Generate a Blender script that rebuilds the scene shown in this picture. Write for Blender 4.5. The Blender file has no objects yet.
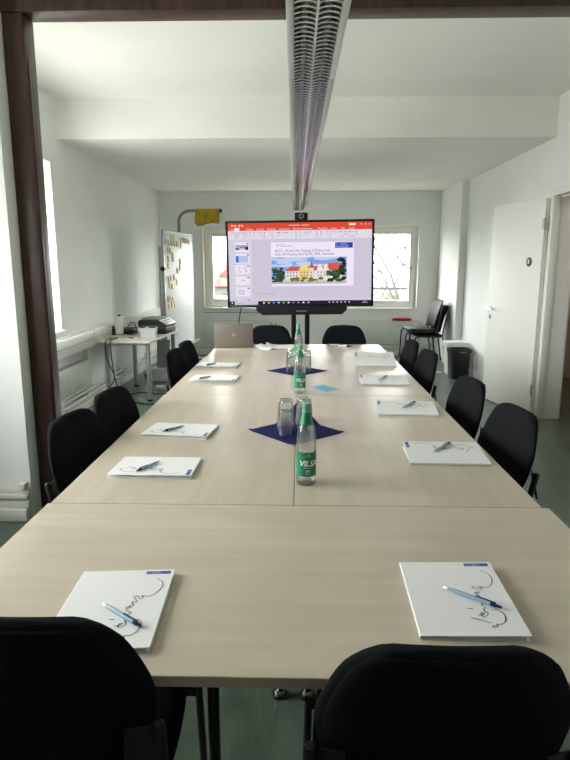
import bpy, bmesh, math, random
from mathutils import Vector, Matrix, Euler
PI = math.pi
rnd = random.Random(7)
scene = bpy.context.scene
COL = scene.collection

# ------------------------------------------------------------------ camera
FPX = 592.0
PITCH = math.atan(115 / 592)
YAW = math.radians(1.425)
CAMZ = 1.5
cam_data = bpy.data.cameras.new('camera')
cam = bpy.data.objects.new('camera', cam_data)
COL.objects.link(cam)
cam_data.sensor_fit = 'VERTICAL'
cam_data.sensor_height = 36
cam_data.lens = FPX * 36 / 760
cam_data.clip_start = 0.02
cam_data.clip_end = 400
cam.location = (0, 0, CAMZ)
cam.rotation_euler = (PI / 2 - PITCH, 0, YAW)
scene.camera = cam


def ray(x, y):
    u, v = x - 285, y - 380
    cp, sp = math.cos(PITCH), math.sin(PITCH)
    fw, dn = FPX * cp - v * sp, v * cp + FPX * sp
    return Vector((u * math.cos(YAW) - fw * math.sin(YAW), u * math.sin(YAW) + fw * math.cos(YAW), -dn))


def atz(x, y, z):
    r = ray(x, y)
    return Vector((0, 0, CAMZ)) + r * ((z - CAMZ) / r.z)


def aty(x, y, Y):
    r = ray(x, y)
    return Vector((0, 0, CAMZ)) + r * (Y / r.y)


def atx(x, y, X):
    r = ray(x, y)
    return Vector((0, 0, CAMZ)) + r * (X / r.x)


# ------------------------------------------------------------------ materials
def srgb(r, g, b):
    def f(c):
        c /= 255
        return c / 12.92 if c <= .04045 else ((c + .055) / 1.055) ** 2.4
    return (f(r), f(g), f(b), 1)


def mat(name, col, rough=.5, metal=0., var=.0, vscale=8, bump=0., bscale=60, spec=.5, sheen=0., trans=0., ior=1.45, coat=0.):
    m = bpy.data.materials.new(name)
    m.use_nodes = True
    nt = m.node_tree
    b = nt.nodes['Principled BSDF']
    b.inputs['Base Color'].default_value = col
    b.inputs['Roughness'].default_value = rough
    b.inputs['Metallic'].default_value = metal
    b.inputs['Specular IOR Level'].default_value = spec
    b.inputs['Transmission Weight'].default_value = trans
    b.inputs['IOR'].default_value = ior
    b.inputs['Coat Weight'].default_value = coat
    if sheen:
        b.inputs['Sheen Weight'].default_value = sheen
    if var or bump:
        tc = nt.nodes.new('ShaderNodeTexCoord')
        if var:
            n = nt.nodes.new('ShaderNodeTexNoise')
            n.inputs['Scale'].default_value = vscale
            n.inputs['Detail'].default_value = 4
            nt.links.new(tc.outputs['Object'], n.inputs['Vector'])
            r = nt.nodes.new('ShaderNodeMapRange')
            r.inputs[1].default_value = .3
            r.inputs[2].default_value = .7
            r.inputs[3].default_value = 1 - var
            r.inputs[4].default_value = 1 + var
            nt.links.new(n.outputs[0], r.inputs[0])
            mx = nt.nodes.new('ShaderNodeVectorMath')
            mx.operation = 'SCALE'
            mx.inputs[0].default_value = col[:3]
            nt.links.new(r.outputs[0], mx.inputs['Scale'])
            nt.links.new(mx.outputs[0], b.inputs['Base Color'])
        if bump:
            n = nt.nodes.new('ShaderNodeTexNoise')
            n.inputs['Scale'].default_value = bscale
            n.inputs['Detail'].default_value = 3
            nt.links.new(tc.outputs['Object'], n.inputs['Vector'])
            bp = nt.nodes.new('ShaderNodeBump')
            bp.inputs['Strength'].default_value = bump
            bp.inputs['Distance'].default_value = .004
            nt.links.new(n.outputs[0], bp.inputs['Height'])
            nt.links.new(bp.outputs[0], b.inputs['Normal'])
    return m


def emit(name, col, s=1.0):
    m = bpy.data.materials.new(name)
    m.use_nodes = True
    nt = m.node_tree
    nt.nodes.clear()
    o = nt.nodes.new('ShaderNodeOutputMaterial')
    e = nt.nodes.new('ShaderNodeEmission')
    e.inputs[0].default_value = col
    e.inputs[1].default_value = s
    nt.links.new(e.outputs[0], o.inputs[0])
    return m


def thin_glass(name, tint=(1, 1, 1, 1), ior=1.45, rough=.0):
    m = bpy.data.materials.new(name)
    m.use_nodes = True
    nt = m.node_tree
    nt.nodes.clear()
    o = nt.nodes.new('ShaderNodeOutputMaterial')
    t = nt.nodes.new('ShaderNodeBsdfTransparent')
    t.inputs[0].default_value = tint
    g = nt.nodes.new('ShaderNodeBsdfGlossy')
    g.inputs['Roughness'].default_value = rough
    fr = nt.nodes.new('ShaderNodeFresnel')
    fr.inputs[0].default_value = ior
    mx = nt.nodes.new('ShaderNodeMixShader')
    ge = nt.nodes.new('ShaderNodeNewGeometry')     # reflect only where light enters the glass
    iv = nt.nodes.new('ShaderNodeMath')
    iv.operation = 'SUBTRACT'
    iv.inputs[0].default_value = 1
    nt.links.new(ge.outputs['Backfacing'], iv.inputs[1])
    mu = nt.nodes.new('ShaderNodeMath')
    mu.operation = 'MULTIPLY'
    nt.links.new(fr.outputs[0], mu.inputs[0])
    nt.links.new(iv.outputs[0], mu.inputs[1])
    nt.links.new(mu.outputs[0], mx.inputs[0])
    nt.links.new(t.outputs[0], mx.inputs[1])
    nt.links.new(g.outputs[0], mx.inputs[2])
    nt.links.new(mx.outputs[0], o.inputs[0])
    return m


def clear_glass(name, share=.35, ior=1.2, gloss=1.5):
    """clear glass: Fresnel reflection over a blend of straight-through and refracted light"""
    m = thin_glass(name, (.985, .995, .99, 1), gloss, .02)
    nt = m.node_tree
    mx = [n for n in nt.nodes if n.type == 'MIX_SHADER'][0]
    tr = [n for n in nt.nodes if n.type == 'BSDF_TRANSPARENT'][0]
    rf = nt.nodes.new('ShaderNodeBsdfRefraction')
    rf.inputs['IOR'].default_value = ior
    rf.inputs[0].default_value = (.985, .995, .99, 1)
    m2 = nt.nodes.new('ShaderNodeMixShader')
    m2.inputs[0].default_value = share
    nt.links.new(tr.outputs[0], m2.inputs[1])
    nt.links.new(rf.outputs[0], m2.inputs[2])
    nt.links.new(m2.outputs[0], mx.inputs[1])
    return m


def wood_table(name):
    m = bpy.data.materials.new(name)
    m.use_nodes = True
    nt = m.node_tree
    b = nt.nodes['Principled BSDF']
    b.inputs['Roughness'].default_value = .29
    b.inputs['Specular IOR Level'].default_value = .45
    tc = nt.nodes.new('ShaderNodeTexCoord')
    mp = nt.nodes.new('ShaderNodeMapping')
    mp.inputs['Scale'].default_value = (1.6, 26, 26)
    nt.links.new(tc.outputs['Object'], mp.inputs[0])
    n = nt.nodes.new('ShaderNodeTexNoise')
    n.inputs['Scale'].default_value = 1.0
    n.inputs['Detail'].default_value = 6
    n.inputs['Roughness'].default_value = .6
    nt.links.new(mp.outputs[0], n.inputs['Vector'])
    # staves: blocks of slightly different tone along the grain
    mp2 = nt.nodes.new('ShaderNodeMapping')
    mp2.inputs['Scale'].default_value = (3.2, 9.5, 1)
    nt.links.new(tc.outputs['Object'], mp2.inputs[0])
    vo = nt.nodes.new('ShaderNodeTexNoise')
    vo.inputs['Scale'].default_value = 1
    vo.inputs['Detail'].default_value = 1
    nt.links.new(mp2.outputs[0], vo.inputs['Vector'])
    mx = nt.nodes.new('ShaderNodeMix')
    mx.data_type = 'FLOAT'
    mx.inputs[0].default_value = .45
    nt.links.new(n.outputs[0], mx.inputs[2])
    nt.links.new(vo.outputs[0], mx.inputs[3])
    cr = nt.nodes.new('ShaderNodeValToRGB')
    cr.color_ramp.elements[0].position = .34
    cr.color_ramp.elements[0].color = srgb(180, 170, 151)
    cr.color_ramp.elements[1].position = .66
    cr.color_ramp.elements[1].color = srgb(195, 185, 166)
    nt.links.new(mx.outputs[0], cr.inputs[0])
    nt.links.new(cr.outputs[0], b.inputs['Base Color'])
    return m


def lino(name):
    m = bpy.data.materials.new(name)
    m.use_nodes = True
    nt = m.node_tree
    b = nt.nodes['Principled BSDF']
    b.inputs['Roughness'].default_value = .3
    b.inputs['Specular IOR Level'].default_value = .5
    tc = nt.nodes.new('ShaderNodeTexCoord')
    n = nt.nodes.new('ShaderNodeTexNoise')
    n.inputs['Scale'].default_value = 3.5
    n.inputs['Detail'].default_value = 8
    n.inputs['Roughness'].default_value = .65
    n.inputs['Distortion'].default_value = .8
    mp = nt.nodes.new('ShaderNodeMapping')
    mp.inputs['Scale'].default_value = (3, 1, 1)
    mp.inputs['Rotation'].default_value = (0, 0, .9)
    nt.links.new(tc.outputs['Object'], mp.inputs[0])
    nt.links.new(mp.outputs[0], n.inputs['Vector'])
    cr = nt.nodes.new('ShaderNodeValToRGB')
    cr.color_ramp.elements[0].position = .3
    cr.color_ramp.elements[0].color = srgb(62, 76, 64)
    cr.color_ramp.elements[1].position = .72
    cr.color_ramp.elements[1].color = srgb(96, 108, 95)
    nt.links.new(n.outputs[0], cr.inputs[0])
    nt.links.new(cr.outputs[0], b.inputs['Base Color'])
    return m


def timber(name):
    m = mat(name, srgb(58, 40, 33), .42, var=.0)
    nt = m.node_tree
    b = nt.nodes['Principled BSDF']
    tc = nt.nodes.new('ShaderNodeTexCoord')
    mp = nt.nodes.new('ShaderNodeMapping')
    mp.inputs['Scale'].default_value = (18, 18, 2.2)
    nt.links.new(tc.outputs['Object'], mp.inputs[0])
    n = nt.nodes.new('ShaderNodeTexNoise')
    n.inputs['Scale'].default_value = 1.2
    n.inputs['Detail'].default_value = 5
    nt.links.new(mp.outputs[0], n.inputs['Vector'])
    cr = nt.nodes.new('ShaderNodeValToRGB')
    cr.color_ramp.elements[0].position = .3
    cr.color_ramp.elements[0].color = srgb(46, 31, 26)
    cr.color_ramp.elements[1].position = .7
    cr.color_ramp.elements[1].color = srgb(78, 54, 45)
    nt.links.new(n.outputs[0], cr.inputs[0])
    nt.links.new(cr.outputs[0], b.inputs['Base Color'])
    bp = nt.nodes.new('ShaderNodeBump')
    bp.inputs['Strength'].default_value = .25
    bp.inputs['Distance'].default_value = .006
    nt.links.new(n.outputs[0], bp.inputs['Height'])
    nt.links.new(bp.outputs[0], b.inputs['Normal'])
    return m


M = dict(
    wall=mat('wall_paint', srgb(237, 238, 236), .8, var=.015, vscale=3, bump=.08, bscale=90, spec=.25),
    ceil=mat('ceiling_paint', srgb(239, 239, 235), .85, var=.015, vscale=2, spec=.2),
    trim=mat('white_gloss_paint', srgb(226, 226, 220), .35),
    timber=timber('dark_timber'),
    floor=lino('green_linoleum'),
    table=wood_table('maple_laminate'),
    edge=mat('maple_edge', srgb(196, 182, 158), .4, var=.06, vscale=30),
    fabric=mat('black_fabric', srgb(23, 24, 27), .95, var=.15, vscale=220, bump=.25, bscale=500, spec=.12),
    blackp=mat('black_plastic', srgb(22, 23, 25), .48, bump=.05, bscale=300),
    blackm=mat('black_metal', srgb(18, 18, 20), .38, spec=.5),
    leather=mat('black_leatherette', srgb(17, 17, 19), .6, spec=.22, bump=.1, bscale=200),
    paper=mat('white_card', srgb(228, 229, 229), .42, spec=.4),
    sheet=mat('white_paper', srgb(232, 232, 229), .75),
    pgrey=mat('signature_grey', srgb(92, 93, 97), .6),
    lblue=mat('logo_blue', srgb(38, 72, 148), .5),
    lwhite=mat('logo_white', srgb(238, 240, 245), .5),
    penb=mat('pen_blue_plastic', srgb(168, 198, 216), .2, trans=.3, ior=1.3),
    pend=mat('pen_dark_blue', srgb(32, 52, 92), .25),
    chrome=mat('chrome', (.82, .83, .84, 1), .18, metal=1),
    mirror=mat('louvre_mirror', (.42, .43, .44, 1), .08, metal=1),
    alu=mat('aluminium', srgb(168, 170, 171), .42, metal=.6),
    lampgrey=mat('luminaire_grey', srgb(196, 199, 196), .4),
    blade=mat('louvre_blade', srgb(228, 230, 230), .2, metal=.85),
    tube=mat('lamp_tube_white', srgb(240, 240, 238), .3),
    glass=clear_glass('clear_glass'),
    tumbler=clear_glass('ribbed_glass', .4, 1.25, 2.1),
    water=thin_glass('water', (.985, .995, .99, 1), 1.12),
    pane=thin_glass('window_glass', (.97, .985, .98, 1)),
    green=mat('label_green', srgb(22, 124, 88), .4),
    capg=mat('cap_green', srgb(120, 182, 156), .3),
    navy=mat('navy_napkin', srgb(32, 40, 88), .95, var=.08, vscale=40, bump=.3, bscale=220, spec=.1),
    cyan=mat('light_blue_card', srgb(112, 172, 196), .7),
    laptop=mat('laptop_silver', srgb(128, 122, 114), .5, metal=.2),
    laptopk=mat('laptop_dark', srgb(40, 40, 42), .5),
    wbface=mat('whiteboard_enamel', srgb(234, 238, 237), .42, spec=.3),
    yel=mat('note_yellow', srgb(226, 218, 158), .8),
    olive=mat('note_olive', srgb(196, 192, 150), .8),
    pink=mat('note_pink', srgb(222, 178, 190), .8),
    ink=mat('ink_black', srgb(40, 38, 42), .7),
    cloth=mat('yellow_cloth', srgb(176, 148, 40), .95, var=.18, vscale=14, bump=.5, bscale=60, sheen=.2),
    polegrey=mat('grey_pole', srgb(140, 143, 143), .45),
    rad=mat('radiator_white', srgb(225, 227, 222), .4),
    bin=mat('bin_black', srgb(24, 25, 27), .35),
    binw=mat('bin_white', srgb(226, 227, 224), .45),
    red=mat('red_cushion', srgb(168, 24, 52), .75, var=.06, vscale=30),
    door=mat('door_white', srgb(230, 230, 224), .55, spec=.3),
    frame=mat('window_frame_white', srgb(236, 235, 229), .4),
    dgrey=mat('dark_grey', srgb(70, 72, 72), .5),
    mgrey=mat('mid_grey', srgb(150, 152, 150), .5),
    clearp=mat('clear_plastic', srgb(236, 239, 241), .3, trans=.25, ior=1.2),
    printw=mat('printer_white', srgb(226, 227, 228), .4),
    ctop=mat('side_table_top', srgb(214, 211, 203), .4),
    beige=mat('corridor_beige', srgb(196, 176, 148), .8),
    faint=mat('faint_marker', srgb(196, 200, 200), .6),
    redpnt=mat('red_dot', srgb(200, 40, 40), .5),
    roof=mat('red_roof_tiles', (.13, .028, .022, 1), .9, var=.2, vscale=3),
    hwall=mat('house_render', (.11, .10, .085, 1), .9),
    hwin=mat('house_window', (.04, .05, .06, 1), .3),
    bark=mat('bark', (.048, .042, .033, 1), .9),
    gnd=mat('winter_lawn', (.10, .105, .085, 1), .95, var=.2, vscale=.5),
    rail=mat('balcony_rail', (.03, .032, .036, 1), .6),
    hedge=mat('winter_hedge', (.075, .075, .045, 1), .95, var=.4, vscale=3),
    ochre=mat('ochre_render', (.13, .085, .05, 1), .95),
)
_em = {}


def E_(r, g, b):
    k = (r, g, b)
    if k not in _em:
        _em[k] = emit('screen_%d_%d_%d' % k, srgb(r, g, b), 1.0)
    return _em[k]


# ------------------------------------------------------------------ mesh builder
class MB:
    def __init__(self):
        self.bm = bmesh.new()
        self.mats = []

    def mi(self, m):
        if m not in self.mats:
            self.mats.append(m)
        return self.mats.index(m)

    def _fin(self, verts, faces, m, mtx=None):
        i = self.mi(m)
        for f in faces:
            f.material_index = i
        if mtx is not None:
            bmesh.ops.transform(self.bm, matrix=mtx, verts=verts)

    def raw(self, vs, fs, m, mtx=None):
        bv = [self.bm.verts.new(v) for v in vs]
        bf = []
        for f in fs:
            try:
                bf.append(self.bm.faces.new([bv[k] for k in f]))
            except ValueError:
                pass
        self._fin(bv, bf, m, mtx)
        return bv

    def box(self, lo, hi, m, bev=0, seg=2, mtx=None):
        x0, y0, z0 = lo
        x1, y1, z1 = hi
        vs = [(x0, y0, z0), (x1, y0, z0), (x1, y1, z0), (x0, y1, z0), (x0, y0, z1), (x1, y0, z1), (x1, y1, z1), (x0, y1, z1)]
        fs = [(3, 2, 1, 0), (4, 5, 6, 7), (0, 1, 5, 4), (1, 2, 6, 5), (2, 3, 7, 6), (3, 0, 4, 7)]
        bv = [self.bm.verts.new(v) for v in vs]
        bf = [self.bm.faces.new([bv[k] for k in f]) for f in fs]
        i = self.mi(m)
        for f in bf:
            f.material_index = i
        if bev:
            es = list({e for f in bf for e in f.edges})
            r = bmesh.ops.bevel(self.bm, geom=es, offset=bev, segments=seg, profile=.5, affect='EDGES', clamp_overlap=True)
            bv = list({v for v in bv if v.is_valid} | set(r['verts']))
            for f in r['faces']:
                f.material_index = i
        if mtx is not None:
            bmesh.ops.transform(self.bm, matrix=mtx, verts=bv)
        return self

    def tube(self, pts, r, m, seg=10, caps=True, mtx=None):
        pts = [Vector(p) for p in pts]
        rs = r if isinstance(r, (list, tuple)) else [r] * len(pts)
        rings = []
        prev = None
        for k, p in enumerate(pts):
            if k == 0:
                d = pts[1] - p
            elif k == len(pts) - 1:
                d = p - pts[k - 1]
            else:
                d = (pts[k + 1] - p).normalized() + (p - pts[k - 1]).normalized()
            d.normalize()
            if prev is None:
                a = Vector((0, 0, 1)) if abs(d.z) < .9 else Vector((1, 0, 0))
                n = d.cross(a).normalized()
            else:
                n = (prev - d * prev.dot(d))
                if n.length < 1e-6:
                    n = d.orthogonal()
                n.normalize()
            prev = n
            b = d.cross(n)
            rings.append([p + (n * math.cos(2 * PI * j / seg) + b * math.sin(2 * PI * j / seg)) * rs[k] for j in range(seg)])
        vs = [v for q in rings for v in q]
        fs = []
        for k in range(len(rings) - 1):
            for j in range(seg):
                j2 = (j + 1) % seg
                fs.append((k * seg + j, k * seg + j2, (k + 1) * seg + j2, (k + 1) * seg + j))
        if caps:
            fs.append(tuple(range(seg))[::-1])
            fs.append(tuple(range((len(rings) - 1) * seg, len(rings) * seg)))
        self.raw(vs, fs, m, mtx)
        return self

    def cyl(self, p0, p1, r, m, seg=20, r2=None, mtx=None):
        return self.tube([p0, p1], [r, r if r2 is None else r2], m, seg, mtx=mtx)

    def lathe(self, prof, m, c=(0, 0, 0), seg=28, mtx=None, closed=False):
        vs, fs = [], []
        for (r, z) in prof:
            for j in range(seg):
                a = 2 * PI * j / seg
                vs.append((c[0] + r * math.cos(a), c[1] + r * math.sin(a), c[2] + z))
        n = len(prof)
        for k in range(n - 1 if not closed else n):
            k2 = (k + 1) % n
            for j in range(seg):
                j2 = (j + 1) % seg
                fs.append((k * seg + j, k * seg + j2, k2 * seg + j2, k2 * seg + j))
        bv = self.raw(vs, fs, m, mtx)
        bmesh.ops.remove_doubles(self.bm, verts=bv, dist=1e-6)
        return self

    def prism(self, poly, z0, z1, m, mtx=None):
        n = len(poly)
        vs = [(x, y, z0) for x, y in poly] + [(x, y, z1) for x, y in poly]
        fs = [tuple(range(n))[::-1], tuple(range(n, 2 * n))]
        for k in range(n):
            k2 = (k + 1) % n
            fs.append((k, k2, n + k2, n + k))
        self.raw(vs, fs, m, mtx)
        return self

    def quad(self, vs, m, mtx=None):
        self.raw(vs, [tuple(range(len(vs)))], m, mtx)
        return self

    def grid(self, fn, nu, nv, m, mtx=None):
        vs = [fn(i / nu, j / nv) for j in range(nv + 1) for i in range(nu + 1)]
        fs = []
        for j in range(nv):
            for i in range(nu):
                a = j * (nu + 1) + i
                fs.append((a, a + 1, a + nu + 2, a + nu + 1))
        self.raw(vs, fs, m, mtx)
        return self

    def text(self, s, size, m, mtx=None, align='LEFT', shear=0, bend=None, squash=1.0, bold=0):
        cu = bpy.data.curves.new('glyphs', 'FONT')
        cu.body = s
        cu.size = size
        cu.align_x = align
        cu.shear = shear
        cu.offset = bold
        cu.resolution_u = 2
        ob = bpy.data.objects.new('glyphs', cu)
        me = bpy.data.meshes.new_from_object(ob)
        vs = [Vector((v.co.x * squash, v.co.y, 0)) for v in me.vertices]
        fs = [tuple(p.vertices) for p in me.polygons]
        if bend:
            vs = [Vector((bend * math.sin(v.x / bend), -bend * math.cos(v.x / bend), v.y)) for v in vs]
        self.raw(vs, fs, m, mtx)
        bpy.data.objects.remove(ob)
        bpy.data.meshes.remove(me)
        bpy.data.curves.remove(cu)
        return self

    def build(self, name, parent=None, smooth=35, fix=True, loc=None, rot=None):
        me = bpy.data.meshes.new(name)
        if fix:
            bmesh.ops.recalc_face_normals(self.bm, faces=self.bm.faces[:])
        self.bm.to_mesh(me)
        self.bm.free()
        for m in self.mats:
            me.materials.append(m)
        if smooth:
            me.polygons.foreach_set('use_smooth', [True] * len(me.polygons))
            me.set_sharp_from_angle(angle=math.radians(smooth))
        o = bpy.data.objects.new(name, me)
        COL.objects.link(o)
        if parent:
            o.parent = parent
        if loc is not None:
            o.location = loc
        if rot is not None:
            o.rotation_euler = rot
        return o


def RZ(a):
    return Matrix.Rotation(a, 4, 'Z')


def T_(x, y, z):
    return Matrix.Translation((x, y, z))


def tag(o, label, cat, group=None):
    o['label'] = label
    o['category'] = cat
    if group:
        o['group'] = group
    return o


def thing(name, label, cat, loc=(0, 0, 0), rz=0, group=None):
    o = bpy.data.objects.new(name, None)
    o.empty_display_size = .05
    COL.objects.link(o)
    o.location = loc
    o.rotation_euler = (0, 0, rz)
    return tag(o, label, cat, group)


def struct(o, label=None, cat=None):
    o['kind'] = 'structure'
    if label:
        o['label'] = label
    if cat:
        o['category'] = cat
    return o


def dup(root, loc, rz, label, group=None):
    r = root.copy()
    COL.objects.link(r)
    r.location = loc
    r.rotation_euler = (0, 0, rz) if not isinstance(rz, (tuple, list)) else rz
    r['label'] = label
    if group:
        r['group'] = group

    def rec(a, b):
        for ch in list(a.children):
            c = ch.copy()
            COL.objects.link(c)
            c.parent = b
            rec(ch, c)
    rec(root, r)
    return r


# ------------------------------------------------------------------ room shell
XR, XL, YB = 2.37, -2.30, 9.98
XLF, YF = -2.30, -5.0          # the room runs on behind the camera
YS = 3.31                      # face of the stub wall
ZH, ZLOW, YSOF = 3.02, 2.667, 5.87


def wall_boxes(mb, axis, c0, c1, a0, a1, z0, z1, holes, m):
    """axis 'x': wall plane spans y (a) and z; 'y': spans x (a) and z"""
    A = sorted({a0, a1} | {h[0] for h in holes} | {h[1] for h in holes})
    Z = sorted({z0, z1} | {h[2] for h in holes} | {h[3] for h in holes})
    for i in range(len(A) - 1):
        for j in range(len(Z) - 1):
            ca, cz = (A[i] + A[i + 1]) / 2, (Z[j] + Z[j + 1]) / 2
            if any(h[0] < ca < h[1] and h[2] < cz < h[3] for h in holes):
                continue
            if axis == 'x':
                mb.box((c0, A[i], Z[j]), (c1, A[i + 1], Z[j + 1]), m)
            else:
                mb.box((A[i], c0, Z[j]), (A[i + 1], c1, Z[j + 1]), m)


f = MB()
f.box((XLF - .32, YF - .32, -.15), (4.3, YS + .26, 0), M['floor'])
f.box((XL - .32, YS + .26, -.15), (4.3, YB + .32, 0), M['floor'])
struct(f.build('floor', smooth=0), 'green grey mottled linoleum floor', 'floor')

c = MB()
c.box((XLF - .32, YF - .32, ZH), (XR + .3, YS + .26, ZH + .2), M['ceil'])
c.box((XL - .32, YS + .26, ZH), (XR + .3, YSOF, ZH + .2), M['ceil'])
struct(c.build('ceiling', smooth=0), 'higher white ceiling over the near half of the table', 'ceiling')
c = MB()
c.box((XL - .32, YSOF, ZLOW), (XR + .3, YB + .32, ZH + .2), M['ceil'])
struct(c.build('ceiling', smooth=0), 'lowered white ceiling over the far half of the room', 'ceiling')

LW = (3.64, 5.64, .885, 2.43)           # left window (y0,y1,z0,z1)
w = MB()
wall_boxes(w, 'x', XL - .32, XL, 3.57, YB + .3, 0, ZH, [LW], M['wall'])
struct(w.build('wall_left', smooth=0))
BWL = (-1.605, -.06, .79, 2.115)
BWR = (.06, 1.945, .79, 2.125)
w = MB()
wall_boxes(w, 'y', YB, YB + .32, XL - .32, XR + .3, 0, ZH, [BWL, BWR], M['wall'])
struct(w.build('wall_back', smooth=0))
DOOR = (4.86, 5.78, 0, 2.13)
w = MB()
wall_boxes(w, 'x', XR, XR + .20, YF - .3, YB + .3, 0, ZH, [DOOR], M['wall'])
w.box((2.272, 8.72, 0), (XR, YB, ZLOW), M['wall'])
struct(w.build('wall_right', smooth=0))
FW2 = (.9, 2.75, .9, 2.35)
w = MB()
wall_boxes(w, 'x', XLF - .32, XLF, YF - .32, YS + .26, 0, ZH, [FW2], M['wall'])
struct(w.build('wall_near_left', smooth=0))
w = MB()
wall_boxes(w, 'y', YF - .32, YF, XLF - .32, XR + .3, 0, ZH, [], M['wall'])
struct(w.build('wall_front', smooth=0))
w = MB()
w.box((XLF, YS, 0), (-1.60, YS + .26, ZH), M['wall'])
struct(w.build('wall_partition', smooth=0))
# corridor behind the door
w = MB()
w.box((4.2, 3.6, 0), (4.3, 8.0, 2.75), M['beige'])
w.box((XR + .20, 3.5, 0), (4.3, 3.6, 2.75), M['beige'])
w.box((XR + .20, 8.0, 0), (4.3, 8.1, 2.75), M['beige'])
w.box((XR + .20, 3.5, 2.65), (4.3, 8.1, 2.75), M['ceil'])
struct(w.build('wall_corridor', smooth=0))
w = MB()
w.box((4.16, 3.6, 0), (4.2, 8.0, .1), M['dgrey'])
struct(w.build('baseboard_corridor', smooth=0))

# timber frame: beam and post
b = MB()
b.box((XLF, 3.42, 2.82), (XR, 3.57, ZH), M['timber'], bev=.006)
struct(b.build('trim_1'), 'dark brown timber beam across the ceiling')
b = MB()
b.box((-1.60, 3.425, 0), (-1.485, 3.565, 2.82), M['timber'], bev=.008)
b.box((-1.486, 3.45, .35), (-1.480, 3.475, 2.6), M['timber'], bev=.002)
struct(b.build('trim_2'), 'dark brown timber post beside the white partition')


def skirting(name, boxes):
    s = MB()
    for lo, hi in boxes:
        s.box(lo, hi, M['trim'], bev=.006)
    return struct(s.build(name))


skirting('baseboard_partition', [((XLF, YS - .055, 0), (-1.615, YS, .075)), ((XLF, YS - .035, .075), (-1.605, YS, .125)),
                                 ((XLF, YS - .045, .135), (-1.61, YS, .165)), ((XLF, YS - .02, .165), (-1.602, YS, .2)),
                                 ((-1.66, YS - .05, .2), (-1.615, YS, .235))])
skirting('baseboard_left', [((XL, 3.6, 0), (XL + .05, 9.9, .085)), ((XL, 3.6, .085), (XL + .025, 9.9, .115))])
skirting('baseboard_back', [((XL + .05, YB - .05, 0), (2.27, YB, .085)), ((XL + .05, YB - .025, .085), (2.27, YB, .115))])
skirting('baseboard_right', [((XR - .03, 5.86, 0), (XR, 8.69, .09)), ((XR - .03, YF, 0), (XR, 4.78, .09)),
                             ((2.242, 8.69, 0), (2.272, 9.9, .09)), ((2.245, 8.69, 0), (XR - .031, 8.72, .09))])


# heating pipes along the skirting
def pipe_run(name, runs, label, clamps=()):
    t = MB()
    for pts, r in runs:
        t.tube(pts, r, M['trim'], 10)
    for lo, hi in clamps:
        t.box(lo, hi, M['trim'], bev=.008)
    return tag(t.build(name), label, 'pipe')


pipe_run('heating_pipe', [([(XL + .065, 3.65, .145), (XL + .065, 9.85, .145)], .016),
                          ([(XL + .065, 3.65, .20), (XL + .065, 9.85, .20)], .014)],
         'pair of white heating pipes running along the foot of the left wall',
         [((XL, 5.30, .115), (XL + .09, 5.38, .235)), ((XL, 6.02, .12), (XL + .085, 6.06, .225)), ((XL, 7.3, .12), (XL + .085, 7.34, .225)), ((XL, 8.6, .12), (XL + .085, 8.64, .225))])
pipe_run('heating_pipe', [([(XL + .14, YB - .065, .145), (2.2, YB - .065, .145)], .016),
                          ([(XL + .14, YB - .065, .20), (2.2, YB - .065, .20)], .014)],
         'pair of white heating pipes running along the foot of the back wall')
pipe_run('heating_pipe', [([(XR - .03, 8.0, .0), (XR - .03, 8.0, .30), (XR - .005, 8.0, .33)], .013), ([(XR - .03, 7.86, .0), (XR - .03, 7.86, .30), (XR - .005, 7.86, .33)], .013)],
         'short pair of white pipe stubs rising by the right wall beside the bins')

# cable duct under the left window
d = MB()
d.box((XL, 3.6, .645), (XL + .10, 9.55, .815), M['trim'], bev=.006)
d.box((XL, 3.6, .815), (XL + .085, 9.55, .825), M['trim'])
d.box((XL + .09, 6.26, .648), (XL + .108, 6.45, .828), M['trim'], bev=.004)
d.box((XL + .099, 3.6, .725), (XL + .1015, 9.55, .731), M['mgrey'])
struct(d.build('trim_3'), 'white cable duct along the left wall')
d = MB()
d.box((XL, 6.18, .12), (XL + .05, 6.25, .645), M['trim'], bev=.004)
struct(d.build('trim_4'), 'upright white cable duct from wall duct to skirting')
d = MB()
d.box((XL, 3.9, .865), (XL + .04, 5.68, .885), M['frame'], bev=.004)
struct(d.build('trim_5'), 'white window sill on the left wall')
d = MB()
d.box((-1.63, YB - .012, .71), (-.55, YB, .72), M['mgrey'])
d.box((-1.5, YB - .1, .78), (-.55, YB, .80), M['frame'], bev=.004)
struct(d.build('trim_6'), 'ledge under the far left window')


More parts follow.
